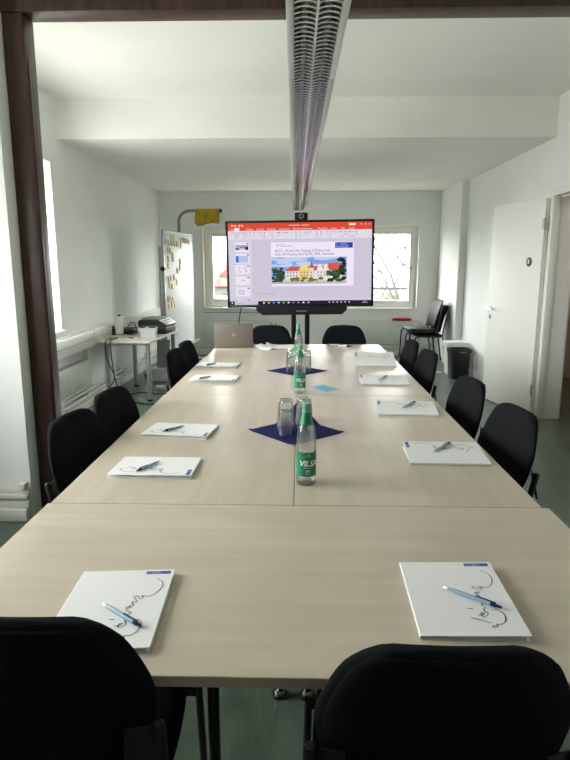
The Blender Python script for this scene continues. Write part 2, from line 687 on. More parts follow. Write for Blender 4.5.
# ------------------------------------------------------------------ windows
def window(name, axis, plane, a0, a1, z0, z1, cols=1, label=None, outer=.045, sash=.065, depth=.09, inset=.05, reveal=True):
    """frame set 'inset' behind the wall face; plane = wall face, outward sign in axis tuple"""
    ax, sg = axis
    t = MB()

    def bx(u0, u1, w0, w1, d0, d1, m, bev=.005):
        p0, p1 = plane + sg * d0, plane + sg * d1
        lo, hi = min(p0, p1), max(p0, p1)
        if ax == 'x':
            t.box((lo, u0, w0), (hi, u1, w1), m, bev)
        else:
            t.box((u0, lo, w0), (u1, hi, w1), m, bev)
    fm = M['frame']
    if reveal:   # slim plaster bead round the opening
        bx(a0 - .028, a0 + .004, z0 - .028, z1 + .028, -.012, inset, fm)
        bx(a1 - .004, a1 + .028, z0 - .028, z1 + .028, -.012, inset, fm)
        bx(a0 - .028, a1 + .028, z1 - .004, z1 + .028, -.013, inset, fm)
        bx(a0 - .028, a1 + .028, z0 - .028, z0 + .004, -.013, inset, fm)
    bx(a0, a0 + outer, z0, z1, inset, inset + depth, fm)
    bx(a1 - outer, a1, z0, z1, inset, inset + depth, fm)
    bx(a0 + outer, a1 - outer, z0, z0 + outer, inset, inset + depth, fm)
    bx(a0 + outer, a1 - outer, z1 - outer, z1, inset, inset + depth, fm)
    cw = (a1 - a0 - 2 * outer) / cols
    panes = []
    for k in range(cols):
        u0, u1 = a0 + outer + k * cw, a0 + outer + (k + 1) * cw
        s0, s1 = z0 + outer, z1 - outer
        d0, d1 = inset - .012, inset + depth - .01
        bx(u0, u0 + sash, s0, s1, d0, d1, fm)
        bx(u1 - sash, u1, s0, s1, d0, d1, fm)
        bx(u0 + sash, u1 - sash, s0, s0 + sash, d0, d1, fm)
        bx(u0 + sash, u1 - sash, s1 - sash, s1, d0, d1, fm)
        panes.append((u0 + sash, u1 - sash, s0 + sash, s1 - sash))
    o = struct(t.build(name), label)
    for (u0, u1, w0, w1) in panes:
        p = MB()
        q = plane + sg * (inset + .04)
        q2 = q + sg * .004
        lo, hi = min(q, q2), max(q, q2)
        if ax == 'x':
            p.box((lo, u0 - .004, w0 - .004), (hi, u1 + .004, w1 + .004), M['pane'])
        else:
            p.box((u0 - .004, lo, w0 - .004), (u1 + .004, hi, w1 + .004), M['pane'])
        p.build('window_pane', o, smooth=0)
        h = MB()
        hz = (w0 + w1) / 2
        hp = plane + sg * (inset - .012)
        if ax == 'y':
            h.box((u1 + .02, hp - .02, hz - .05), (u1 + .04, hp, hz + .05), M['alu'], .003)
            h.box((u1 + .02, hp - .045, hz - .012), (u1 + .04, hp - .02, hz + .012), M['alu'], .003)
            h.box((u1 - .09, hp - .05, hz - .01), (u1 + .04, hp - .036, hz + .01), M['alu'], .003)
            h.build('window_handle', o)
    return o


window('window_1', ('x', -1), XL, LW[0], LW[1], LW[2], LW[3], 2, 'bright window in the left wall beside the timber post', inset=.2, outer=.035, sash=.055, depth=.08)
window('window_2', ('y', 1), YB, BWL[0], BWL[1], BWL[2], BWL[3], 2, 'far window to the left of the large monitor', outer=.05, sash=.1, inset=.1)
window('window_3', ('y', 1), YB, BWR[0], BWR[1], BWR[2], BWR[3], 2, 'far window to the right of the large monitor', outer=.05, sash=.075, inset=.1)
window('window_4', ('x', -1), XLF, FW2[0], FW2[1], FW2[2], FW2[3], 2)

# ------------------------------------------------------------------ door
t = MB()
for yy in (5.78, 4.86):
    s = 1 if yy > 5.5 else -1
    y0, y1 = sorted((yy, yy + s * .06))
    t.box((XR - .022, y0, 0), (XR + .01, y1, 2.19), M['door'], .004)
    y0, y1 = sorted((yy - s * .004, yy + s * .0))
    t.box((XR + .05, min(yy, yy - s * .012), 0), (XR + .20, max(yy, yy - s * .012), 2.13), M['door'])
    t.box((XR + .20, min(yy, yy + s * .06), 0), (XR + .22, max(yy, yy + s * .06), 2.19), M['door'], .004)
    t.box((XR - .022, min(yy, yy - s * .02), 0), (XR + .05, max(yy, yy - s * .02), 2.13), M['door'], .004)
t.box((XR - .0225, 4.80, 2.13), (XR + .0105, 5.84, 2.192), M['door'], .004)
t.box((XR + .051, 4.875, 2.116), (XR + .199, 5.765, 2.132), M['door'])
struct(t.build('trim_7'), 'white door frame in the right wall')
hinge = Vector((XR - .03, 5.815, 0))
free = Vector((2.135, 6.70, 0))
dv = (free - hinge)
ang = math.atan2(dv.y, dv.x)
W_D = dv.length
t = MB()
t.box((0.005, -.0, .008), (W_D, .042, 2.115), M['door'], .003)
door = struct(t.build('door_1', loc=hinge, rot=(0, 0, ang)), 'white door leaf standing open against the right wall', 'door')
# local -y/+y: the room side is +y (pointing to -X) when the leaf runs along +Y
h = MB()
hx = W_D - .065
for yy, s in ((.042, 1), (0, -1)):
    h.cyl((hx, yy, 1.03), (hx, yy + s * .008, 1.03), .026, M['chrome'], 20)
    h.tube([(hx, yy, 1.03), (hx, yy + s * .045, 1.03), (hx - .012, yy + s * .052, 1.03), (hx - .12, yy + s * .052, 1.025)], .009, M['chrome'], 10)
h.build('door_handle', door)
h = MB()
h.cyl((hx, .042, .94), (hx, .048, .94), .024, M['chrome'], 20)
h.box((hx - .006, .047, .925), (hx + .006, .0495, .945), M['blackp'])
h.build('keyhole_plate', door)
h = MB()
sgx = 0.20
h.lathe([(0, .006), (.04, .006), (.045, .004), (.046, 0), (0, 0)], M['dgrey'], seg=28, mtx=T_(sgx, .042, 1.53) @ Matrix.Rotation(-PI / 2, 4, 'X'))
h.box((sgx - .012, .0481, 1.515), (sgx + .012, .0486, 1.532), M['lwhite'])
h.box((sgx - .01, .0481, 1.537), (sgx + .01, .0486, 1.55), M['lwhite'])
h.build('door_sign', door)['label'] = 'small round dark room plaque'
for hz in (.28, 1.88):
    h = MB()
    h.cyl((-.004, .046, hz - .055), (-.004, .046, hz + .055), .010, M['alu'], 12)
    h.box((-.004, .036, hz - .045), (.03, .045, hz + .045), M['alu'], .001)
    h.build('hinge', door)

# ------------------------------------------------------------------ radiators
def radiator(label, L, H, loc, rz, valve=1):
    r = thing('radiator', label, 'radiator', loc, rz)
    p = MB()
    p.box((-L / 2, .02, 0), (L / 2, .035, H), M['rad'], .006)
    p.box((-L / 2, .075, 0), (L / 2, .09, H), M['rad'], .006)
    n = int(L / .04)
    for k in range(n):
        x = -L / 2 + .02 + (L - .04) * k / (n - 1)
        p.box((x - .011, .012, .03), (x + .011, .022, H - .03), M['rad'], .004)
    p.build('panel', r)
    g = MB()
    g.box((-L / 2 - .004, .01, H - .004), (L / 2 + .004, .098, H + .008), M['rad'], .004)
    for k in range(int(L / .05)):
        x = -L / 2 + .04 + k * .05
        g.box((x, .022, H + .008), (x + .025, .085, H + .0095), M['mgrey'])
    g.build('top_grille', r)
    for s in (-1, 1):
        e = MB()
        e.box((s * L / 2 - .004, .012, 0), (s * L / 2 + .004, .096, H), M['rad'], .002)
        e.build('side_panel', r)
    v = MB()
    v.cyl((valve * (L / 2), .055, H - .05), (valve * (L / 2 + .04), .055, H - .05), .012, M['chrome'], 12)
    v.cyl((valve * (L / 2 + .04), .055, H - .05), (valve * (L / 2 + .10), .055, H - .05), .021, M['trim'], 16)
    v.cyl((valve * (L / 2 + .10), .055, H - .05), (valve * (L / 2 + .112), .055, H - .05), .023, M['blackp'], 16)
    v.tube([(valve * (L / 2 + .02), .055, H - .05), (valve * (L / 2 + .02), .055, .0), (valve * (L / 2 + .02), .06, -.02)], .009, M['trim'], 8)
    v.build('valve', r)
    for x in (-L * .3, L * .3):
        k = MB()
        k.box((x - .02, .088, .05), (x + .02, .1118, H - .05), M['rad'], .002)
        k.build('bracket', r)
    return r


# local +y is towards the wall
radiator('low white radiator beneath the cable duct on the left wall', 2.0, .29, (XL + .112, 5.10, .235), PI / 2, valve=-1)
radiator('white radiator under the far left window behind the laptop', 1.15, .36, (-1.08, YB - .112, .215), 0, valve=1)
radiator('wide white radiator under the far right window behind the chair stack', 1.45, .36, (1.27, YB - .112, .215), 0, valve=1)

# ------------------------------------------------------------------ conference tables
TH = .737


def conf_table(label, cx, cy, L, W, rz, legs, tone=None):
    r = thing('conference_table', label, 'table', (cx, cy, 0), rz, None)
    t = MB()
    t.box((-L / 2, -W / 2, TH - .024), (L / 2, W / 2, TH), M['table'], .0015, 1)
    i = t.mi(M['edge'])
    for fc in t.bm.faces:
        if abs(fc.normal.z) < .3:
            fc.material_index = i
    t.bm.normal_update()
    for fc in t.bm.faces:
        if abs(fc.normal.z) < .5:
            fc.material_index = i
    t.build('tabletop', r)
    fr = MB()
    a, b_ = L / 2 - .07, W / 2 - .07
    for y in (-b_, b_):
        fr.box((-a, y - .012, TH - .064), (a, y + .012, TH - .0245), M['blackm'])
    for x in (-a, a):
        fr.box((x - .012, -b_, TH - .064), (x + .012, b_, TH - .0245), M['blackm'])
    fr.build('under_frame', r)
    for (x, y) in legs:
        lg = MB()
        lg.cyl((x, y, .012), (x, y, TH - .0245), .0125, M['blackm'], 16)
        lg.cyl((x, y, 0), (x, y, .014), .026, M['blackm'], 18)
        lg.cyl((x, y, .014), (x, y, .03), .021, M['chrome'], 18)
        lg.build('leg', r)
    return r


Y0, Y1, Y2, Y3, Y4 = .985, 1.802, 3.452, 4.945, 5.765
conf_table('maple conference table nearest the camera, laid crosswise, two folders on it', -.01, (Y0 + Y1) / 2, 1.62, Y1 - Y0 - .003, 0,
           [(-.77, .36), (.77, .36), (-.77, -.33), (.77, -.33), (-.168, -.30)])
la, wa = Y2 - Y1 - .004, .795


def lt(cx0, label, y0, y1, shift, o0, o1):     # o0, o1: where the two outer legs stand, clear of the chairs
    L = y1 - y0 - .004
    cy0 = (y0 + y1) / 2
    out = -.35 * shift
    conf_table(label, cx0 + (.3975 if shift > 0 else -.3975), (y0 + y1) / 2, L, .794, PI / 2,
               [(L / 2 - .045, -out), (-L / 2 + .045, -out), (o0 - cy0, out), (o1 - cy0, out)])


lt(-.017, 'left lengthwise maple table of the second row, under the front napkin', Y1, Y2, -1, Y1 + .045, Y2 - .045)
lt(-.015, 'right lengthwise maple table of the second row, under the front bottle', Y1, Y2, 1, Y1 + .045, 2.93)
lt(-.012, 'left lengthwise maple table of the third row, two folders on its left edge', Y2, Y3, -1, Y2 + .05, 4.08)
lt(-.010, 'right lengthwise maple table of the third row, under the light blue card', Y2, Y3, 1, 3.66, 4.08)
conf_table('far end maple table laid crosswise, under the laptop', -.008, (Y3 + Y4) / 2, 1.57, Y4 - Y3 - .003, 0,
           [(-.73, .36), (.73, .36), (-.73, .13), (.73, .13)])

# ------------------------------------------------------------------ conference chairs
HWT = [(0, .002), (.012, .10), (.035, .15), (.1, .188), (.3, .222), (.5, .234), (.6, .229), (.72, .214), (.82, .197), (.88, .183), (.925, .166), (.958, .148), (.98, .126), (.993, .092), (1, .002)]


def hw_back(v):
    """half width of the backrest over its height v in 0..1"""
    for (a, p), (b_, q) in zip(HWT, HWT[1:]):
        if v <= b_:
            t_ = (v - a) / (b_ - a)
            return p + (q - p) * t_
    return .002


BZ0, BZ1 = .51, .875


def back_point(s, v, side, th, grow=0):
    h = hw_back(v)
    x = s * h
    z = BZ0 + (BZ1 - BZ0) * v
    yc = -.215 - .07 * v + .022 * (s * h / .23) ** 2
    e = max(abs(s) ** 3.5, abs(2 * v - 1) ** 9)
    t = th * max(0.0, 1 - e) ** .5
    return (x, yc + side * t, z)


def pad(mb, th, m, nu=22, nv=26, v0=0.0, v1=1.0, off=0.0, sc=1.0):
    def S(i):
        return math.sin((i - .5) * PI)

    def V(j):
        return v0 + (v1 - v0) * (.5 - .5 * math.cos(j * PI))
    mb.grid(lambda a, b_: (lambda p: (p[0] * sc, p[1] + off, p[2]))(back_point(S(a), V(b_), 1, th)), nu, nv, m)
    mb.grid(lambda a, b_: (lambda p: (p[0] * sc, p[1] + off, p[2]))(back_point(S(a), V(b_), -1, th)), nu, nv, m)
    bmesh.ops.remove_doubles(mb.bm, verts=mb.bm.verts[:], dist=.0004)


def make_chair(label, group):
    r = thing('conference_chair', label, 'chair', (0, 0, 0), 0, group)
    p = MB()
    pad(p, .026, M['fabric'])
    back = p.build('backrest', r, smooth=60)
    q = MB()   # raised rear cover with its own edge seam

    def rc(a, b_):
        s = math.sin((a - .5) * PI) * .93
        v = .03 + .935 * (.5 - .5 * math.cos(b_ * PI))
        x, y, z = back_point(s, v, -1, .026)
        e = max(abs(s / .93) ** 10, abs(2 * b_ - 1) ** 14)
        return (x, y - .005 * (1 - e) ** .5 - .0005, z)
    q.grid(rc, 22, 26, M['fabric'])
    q.build('rear_cover', back, smooth=60)
    s = MB()

    def seat(side):
        def fn(a, b_):
            u, v = math.sin((a - .5) * PI), -math.cos(b_ * PI)
            x = u * math.sqrt(1 - .18 * v * v) * .228 * (1.0 - .05 * v)
            y = v * math.sqrt(1 - .12 * u * u) * .23 + .005
            e = max(abs(u), abs(v)) ** 9
            z = .438 + side * .033 * max(0, 1 - e) ** .5 + (.012 * u * u if side > 0 else 0) - .015 * max(0, v) ** 3
            return (x, y, z)
        return fn
    s.grid(seat(1), 20, 20, M['fabric'])
    s.grid(seat(-1), 20, 20, M['fabric'])
    bmesh.ops.remove_doubles(s.bm, verts=s.bm.verts[:], dist=.0004)
    s.build('seat', r, smooth=60)
    g = MB()
    for x in (-.19, .19):
        g.box((x - .012, -.2, .388), (x + .012, .18, .408), M['blackm'], .003)
    for y in (-.19, .16):
        g.box((-.235, y - .012, .388), (.235, y + .012, .408), M['blackm'], .003)
    g.build('seat_frame', r)
    for sx in (-1, 1):
        lg = MB()
        lg.tube([(sx * .24, .22, .012), (sx * .235, .17, .40)], .011, M['blackm'], 12)
        lg.cyl((sx * .24, .222, 0), (sx * .24, .22, .03), .014, M['blackp'], 12)
        lg.build('leg', r)
        lg = MB()
        lg.tube([(sx * .24, -.25, .012), (sx * .238, -.20, .40)], .011, M['blackm'], 12)
        lg.cyl((sx * .24, -.252, 0), (sx * .24, -.25, .03), .014, M['blackp'], 12)
        lg.build('leg', r)
        tb = MB()
        tb.tube([(sx * .238, -.20, .40), (sx * .236, -.225, .53), (sx * .24, -.250, .645), (sx * .24, -.252, .651)], [.0125, .0125, .0125, .008], M['blackp'], 14)
        tb.build('back_tube', r)
        br = MB()
        br.box((-.032, -.004, -.055), (.032, .004, .055), M['blackp'], .003,
               mtx=T_(sx * .208, -.260, .59) @ Matrix.Rotation(math.radians(-12), 4, 'X') @ Matrix.Rotation(sx * .35, 4, 'Z'))
        br.build('bracket', r)
    return r


TOPY = -.285
CG = 'conference chairs around the tables'
proto = None
def top_at(px, py):
    p = atz(px, py, BZ1)
    return p.x, p.y


specs = [  # where the top of the backrest stands, heading
    ((-.497, .912), 0, 'black upholstered chair at the near end of the table, left one, seen from behind'),
    ((.262, .888), 0, 'black upholstered chair at the near end of the table, right one, seen from behind'),
    (top_at(68, 413), -PI / 2 - .16, 'black chair nearest the timber post on the left side of the table'),
    (top_at(108, 389), -PI / 2 - .14, 'second black chair from the front on the left side of the table'),
    (top_at(172, 349), -PI / 2 - .12, 'third black chair from the front on the left side, beside the printer table'),
    (top_at(184, 341), -PI / 2 - .08, 'farthest black chair on the left side, towards the whiteboard'),
    (top_at(520, 407), PI / 2 + .14, 'nearest black chair on the right side of the table, before the open door'),
    (top_at(474, 378), PI / 2 + .12, 'second black chair from the front on the right side of the table'),
    (top_at(431, 350), PI / 2 + .10, 'third black chair from the front on the right side, towards the bins'),
    (top_at(414, 340), PI / 2 + .06, 'farthest black chair on the right side, near the stacked chairs'),
    (top_at(270, 325), PI, 'black chair at the far end beside the laptop, left below the monitor'),
    (top_at(344, 325), PI, 'black chair at the far end, right below the monitor'),
]
for ((x, y), a, lb) in specs:
    ox = x + math.sin(a) * TOPY
    oy = y - math.cos(a) * TOPY
    if proto is None:
        proto = make_chair(lb, CG)
        proto.location = (ox, oy, 0)
        proto.rotation_euler = (0, 0, a)
        proto.scale = (1, 1, 1.03)
    else:
        o = dup(proto, (ox, oy, 0), a, lb, CG)
        o.scale = (1, 1, 1)

# ------------------------------------------------------------------ folders
FWD, FHT = .225, .31
SIG = [[(-.1114, -.2679), (-.0924, -.2774), (-.0719, -.2902)],
       [(-.0653, -.3011), (-.0723, -.3012), (-.07, -.3065), (-.0614, -.3026), (-.0625, -.2954), (-.048, -.2923), (-.038, -.2774), (-.0345, -.2587), (-.0393, -.2409), (-.0513, -.2323)],
       [(-.0928, -.2572), (-.0827, -.2565), (-.0765, -.2482), (-.0825, -.2474), (-.0849, -.2582), (-.0796, -.264), (-.069, -.2522), (-.0749, -.2353), (-.068, -.225), (-.074, -.213), (-.068, -.205), (-.078, -.196), (-.0843, -.1837)],
       [(-.1104, -.2297), (-.0985, -.2313)],
       [(-.0843, -.1837), (-.076, -.1737), (-.0775, -.1856), (-.069, -.1746), (-.076, -.1585), (-.0647, -.157), (-.0769, -.1342), (-.0686, -.1323), (-.0582, -.1457), (-.0541, -.1372), (-.0593, -.1305), (-.0384, -.1332), (-.0236, -.1119), (-.017, -.0845), (-.0241, -.0614), (-.0366, -.0487)]]


def smooth_line(pts, n=6):
    out = []
    P = [pts[0]] + list(pts) + [pts[-1]]
    for i in range(1, len(P) - 2):
        p0, p1, p2, p3 = [Vector((q[0], q[1], 0)) for q in P[i - 1:i + 3]]
        for k in range(n):
            t_ = k / n
            out.append(.5 * ((2 * p1) + (p2 - p0) * t_ + (2 * p0 - 5 * p1 + 4 * p2 - p3) * t_ ** 2 + (3 * p1 - p0 - 3 * p2 + p3) * t_ ** 3))
    out.append(Vector((pts[-1][0], pts[-1][1], 0)))
    return out


def make_folder(label, loc, rz, lift, group=None):
    r = thing('document_folder', label, 'folder', loc, rz, group)

    def zc(x):      # cover height over the width, spine at x=-FWD/2
        t_ = (x + FWD / 2) / FWD
        return .007 + lift * (t_ ** 1.15) - lift * .12 * max(0, t_ - .8) * 5 * .2
    b_ = MB()
    b_.box((-FWD / 2, -FHT / 2, 0), (FWD / 2, FHT / 2, .0012), M['paper'])
    b_.build('back_cover', r)
    s = MB()
    n = 3 if lift < .03 else 4
    for k in range(n):
        z = .0014 + k * .0014
        dx = rnd.uniform(-.002, .002)
        s.box((-FWD / 2 + .004, -FHT / 2 + .006, z), (FWD / 2 - .008 + dx, FHT / 2 - .006, z + .0011), M['sheet'])
    s.build('inner_sheets', r, smooth=0)
    c_ = MB()
    N = 16
    vs, fs = [], []
    for i in range(N + 1):
        x = -FWD / 2 + FWD * i / N
        for y in (-FHT / 2, FHT / 2):
            vs += [(x, y, zc(x)), (x, y, zc(x) + .0011)]
    for i in range(N):
        a = i * 4
        bq = a + 4
        fs += [(a + 1, bq + 1, bq + 3, a + 3), (a, a + 2, bq + 2, bq), (a, bq, bq + 1, a + 1), (a + 2, a + 3, bq + 3, bq + 2)]
    fs += [(0, 1, 3, 2), (N * 4, N * 4 + 2, N * 4 + 3, N * 4 + 1)]
    c_.raw(vs, fs, M['paper'])
    # rounded spine
    sp = [(-FWD / 2, .0), (-FWD / 2 - .0025, .001), (-FWD / 2 - .003, .004), (-FWD / 2 - .002, .0075), (-FWD / 2, .0082)]
    vs = [(x, y, z) for (x, z) in sp for y in (-FHT / 2, FHT / 2)]
    c_.raw(vs, [(2 * k, 2 * k + 1, 2 * k + 3, 2 * k + 2) for k in range(4)], M['paper'])
    e = .0014
    TRX, TRY = FWD / 2, FHT / 2

    def P(x, y, dz=0):
        return (x, y, zc(x) + e + dz)
    # printed blue logo block
    x0, x1, y0, y1 = TRX - .068, TRX - .008, TRY - .022, TRY - .008
    xm = x0 + .016
    for (a0, a1) in ((x0, xm - .001), (xm, x1)):
        c_.quad([P(a0, y0), P(a1, y0), P(a1, y1), P(a0, y1)], M['lblue'])
    sl = math.atan((zc(x1) - zc(x0)) / (x1 - x0))
    mt = T_(x0, y0, zc(x0) + e + .0003) @ Matrix.Rotation(-sl, 4, 'Y')
    c_.text('l l l', .0042, M['lwhite'], mt @ T_(.0022, .0088, 0))
    c_.text('1 0 2', .0042, M['lwhite'], mt @ T_(.0022, .0052, 0))
    c_.text('1 0 0 4', .0042, M['lwhite'], mt @ T_(.0022, .0016, 0))
    c_.text('Leibniz', .0044, M['lwhite'], mt @ T_(.019, .0088, 0))
    c_.text('Universität', .0044, M['lwhite'], mt @ T_(.019, .0052, 0))
    c_.text('Hannover', .0044, M['lwhite'], mt @ T_(.019, .0016, 0))
    # the big grey handwritten name
    for st in SIG:
        pts = smooth_line([(TRX + q[0] * .97, TRY + q[1] * .915) for q in st])
        L_, R_ = [], []
        for k, p in enumerate(pts):
            d_ = (pts[min(k + 1, len(pts) - 1)] - pts[max(k - 1, 0)])
            if d_.length < 1e-7:
                d_ = Vector((1, 0, 0))
            d_.normalize()
            wv = .00120 + .0003 * math.sin(k * .35)
            n_ = Vector((-d_.y, d_.x, 0)) * wv
            L_.append(P(p.x + n_.x, p.y + n_.y, .0002))
            R_.append(P(p.x - n_.x, p.y - n_.y, .0002))
        k = len(L_)
        c_.raw(L_ + R_, [(i, i + 1, k + i + 1, k + i) for i in range(k - 1)], M['pgrey'])
    c_.build('front_cover', r, smooth=30)
    r['lift'] = lift
    return r, zc


folders = [
    (-.416, 1.203, math.radians(2.5), .004, 'white folder with a pen at the near table end, half behind the left chair'),
    (.372, 1.262, math.radians(-1.5), .007, 'white folder with a pen at the near table end, before the right chair'),
    (-.545, 2.143, -PI / 2 - .01, .006, 'white folder on the left table edge, nearest of the left row'),
    (-.553, 2.652, -PI / 2 - .11, .006, 'white folder on the left table edge, second of the left row'),
    (-.577, 3.942, -PI / 2 - .04, .007, 'white folder on the left table edge, third of the left row, before the far napkin'),
    (-.625, 4.484, -PI / 2 - .09, .007, 'white folder on the left table edge, farthest of the left row'),
    (.592, 2.322, PI / 2 - .02, .018, 'white folder on the right table edge, nearest of the right row'),
    (.571, 3.092, PI / 2 - .06, .018, 'white folder on the right table edge, second of the right row'),
    (.558, 3.872, PI / 2 - .01, .02, 'white folder on the right table edge, third of the right row, beside the blue card'),
    (.590, 4.594, PI / 2, .072, 'white folder with its cover standing open and no pen, farthest on the right'),
]
zcs = []
for (x, y, a, lift, lb) in folders:
    r, zc = make_folder(lb, (x, y, TH + .0005), a, lift, 'white folders laid out at each seat')
    zcs.append((r, zc))

# ------------------------------------------------------------------ pens
def make_pen(label):
    r = thing('ballpoint_pen', label, 'pen', (0, 0, 0), 0, 'pens lying on the folders')
    L = .142
    rot = Matrix.Rotation(PI / 2, 4, 'Y')     # lathe axis -> +X ; tip at x=0
    b_ = MB()
    b_.lathe([(0, .012), (.0032, .012), (.0046, .03), (.0052, .06), (.0052, .105), (.0046, .118), (0, .118)], M['penb'], seg=16, mtx=rot)
    b_.build('barrel', r, smooth=50)
    b_ = MB()
    b_.lathe([(0, 0), (.0007, .001), (.0017, .006), (.0034, .012), (.0036, .016), (0, .016)], M['chrome'], seg=14, mtx=rot)
    b_.build('tip', r, smooth=50)
    b_ = MB()
    b_.lathe([(0, .117), (.0048, .117), (.0050, .128), (.0034, .130), (.0030, .141), (.001, .143), (0, .143)], M['pend'], seg=14, mtx=rot)
    b_.build('push_button', r, smooth=50)
    b_ = MB()
    b_.box((.082, -.0022, .0052), (.128, .0022, .0068), M['pend'], .0006)
    b_.box((.118, -.0022, .0035), (.128, .0022, .0066), M['pend'], .0005)
    b_.build('clip', r)
    b_ = MB()
    b_.cyl((.02, 0, 0), (.112, 0, 0), .0015, M['pend'], 8)
    b_.build('refill', r)
    return r


pens = [(0, (100, 602), (143, 627), 'translucent blue pen on the near left folder, end pointing at the signature'),
        (1, (441, 586), (503, 608), 'translucent blue pen on the near right folder'),
        (2, (161, 460.5), (136.5, 471), 'blue pen on the nearest folder of the left row'),
        (3, (186, 425), (162.5, 431.5), 'blue pen on the second folder of the left row'),
        (4, (213, 375.5), (198, 378.8), 'blue pen on the third folder of the left row'),
        (5, (218, 362.5), (205, 365.2), 'blue pen on the farthest folder of the left row'),
        (6, (433, 451.5), (450, 442.5), 'blue pen on the nearest folder of the right row'),
        (7, (402, 407.5), (415, 402), 'blue pen on the second folder of the right row'),
        (8, (378.5, 380), (386.5, 376), 'blue pen on the third folder of the right row')]
pen0 = None
for (fi, tip, end, lb) in pens:
    root, zc = zcs[fi]
    fm = Matrix.Translation(root.location) @ RZ(root.rotation_euler[2])
    inv = fm.inverted()
    pts = []
    for q in (tip, end):
        z = TH + .02
        for _ in range(6):
            w_ = atz(q[0], q[1], z)
            lo = inv @ w_
            z = root.location.z + zc(max(-FWD / 2, min(FWD / 2, lo.x))) + .0011 + .0058
        pts.append(w_)
    d_ = (pts[1] - pts[0]).normalized()
    mid = (pts[0] + pts[1]) / 2
    base = mid - d_ * .071
    rz = math.atan2(d_.y, d_.x)
    ry = -math.asin(max(-1, min(1, d_.z)))
    if pen0 is None:
        pen0 = make_pen(lb)
        pen0.location = base
        pen0.rotation_euler = (0, ry, rz)
    else:
        dup(pen0, base, (0, ry, rz), lb)

# ------------------------------------------------------------------ bottles
def make_bottle(label):
    r = thing('water_bottle', label, 'bottle', (0, 0, 0), 0, 'mineral water bottles along the table')
    out = [(0, .004), (.018, .002), (.030, 0), (.0345, .004), (.0355, .012), (.0355, .135), (.0360, .142), (.0352, .150), (.0345, .165), (.0315, .19), (.0255, .215), (.0190, .238), (.0150, .255), (.0138, .270), (.0138, .284)]
    inn = [(.0115, .284), (.0115, .270), (.0128, .255), (.0168, .238), (.0233, .215), (.0293, .19), (.0323, .165), (.0333, .142), (.0333, .012), (.028, .006), (0, .0075)]
    g = MB()
    g.lathe(out + inn, M['glass'], seg=40)
    g.build('glass_body', r, smooth=50)
    wv = MB()
    wv.lathe([(0, .0076), (.0279, .0062), (.0331, .012), (.0331, .142), (.0321, .165), (.0291, .19), (.0231, .215), (.0228, .2165), (0, .2165)], M['water'], seg=40)
    wv.build('water', r, smooth=50)
    lb = MB()

    def band(z0, z1, r0, r1, m, n=40, f0=0, f1=1):
        lb.grid(lambda a, b_: ((r0 + (r1 - r0) * b_) * math.sin((f0 + (f1 - f0) * a) * 2 * PI), -(r0 + (r1 - r0) * b_) * math.cos((f0 + (f1 - f0) * a) * 2 * PI), z0 + (z1 - z0) * b_), n, 1, m)
    band(.036, .124, .0359, .0359, M['green'], 40, -.30, .30)
    lb.text('VILSA', .029, M['lwhite'], T_(0, 0, .0745), 'CENTER', .25, bend=.0369, squash=.95, bold=.0007)
    for (z, w_, h_) in ((.067, .016, .0012), (.056, .008, .003), (.050, .011, .0012), (.043, .009, .0012)):
        lb.grid(lambda a, b_: (.0362 * math.sin((2 * a - 1) * w_ / .0362), -.0362 * math.cos((2 * a - 1) * w_ / .0362), z + h_ * b_), 8, 1, M['lwhite'])
    # small emblem above the name
    lb.raw([Vector((.0366 * math.sin(a / .0366), -.0366 * math.cos(a / .0366), z)) for a, z in ((-.008, .107), (.008, .107), (.008, .112), (0, .119), (-.008, .112))], [(0, 1, 2, 3, 4)], M['capg'])
    lb.build('label', r, smooth=60, fix=False)
    nl = MB()
    nl.lathe([(.0248, .219), (.0193, .2385), (.0153, .2555), (.0141, .262)], M['green'], seg=32)
    nl.build('neck_label', r, smooth=60)
    cp = MB()
    pr = [(.0145, .262), (.0152, .2622), (.0152, .268), (.0148, .2685), (.0158, .269), (.0158, .292), (.0148, .2945), (0, .2945), (0, .2848), (.0145, .2845), (.0145, .262)]
    cp.lathe(pr, M['capg'], seg=36)
    for k in range(36):
        a = 2 * PI * k / 36
        cp.box((.0155, -.0005, .2695), (.0163, .0005, .291), M['capg'], mtx=RZ(a))
    cp.build('cap', r)
    return r


bt = make_bottle('clear mineral water bottle with green label in front of the near napkin')
bt.location = (.025, 2.003, TH)
bt.rotation_euler = (0, 0, math.radians(12))
dup(bt, (.002, 3.52, TH), math.radians(14), 'middle mineral water bottle with green label, in front of the far napkin')
dup(bt, (-.011, 4.74, TH), math.radians(20), 'farthest mineral water bottle with green label, behind the far napkin')

# ------------------------------------------------------------------ napkins
def napkin(label, c_, rz, fold):
    m = MB()
    S = .32
    n = 24

    def fn(a, b_):
        x, y = (a - .5) * S, (b_ - .5) * S
        z = .0012 + .0016 * (.5 + .5 * math.sin(a * 9 + b_ * 4)) * (a * (1 - a) * 4) * .6
        z += .006 * max(0, abs(a - .5) * 2 - .8) * 5 * max(0, abs(b_ - .5) * 2 - .8) * 5
        k = max(0, (a - .5) + (b_ - .5) - .52)
        if fold:      # one corner lifted
            x -= k * .03
            y -= k * .03
            z += k * .20
        return (x, y, z)
    m.grid(fn, n, n, M['navy'])
    m.bm.normal_update()
    o = m.build('paper_napkin', smooth=60)
    md = o.modifiers.new('thickness', 'SOLIDIFY')
    md.thickness = .0009
    md.offset = 1
    o.location = (c_[0], c_[1], TH + .0002)
    o.rotation_euler = (0, 0, rz)
    tag(o, label, 'napkin', 'navy napkins under the glasses')


napkin('dark blue napkin under two glass stacks, just behind the nearest bottle', (-.015, 2.672), PI / 4 - .06, True)
napkin('dark blue napkin under two glass stacks, further up the table', (-.018, 4.282), PI / 4 + .03, False)

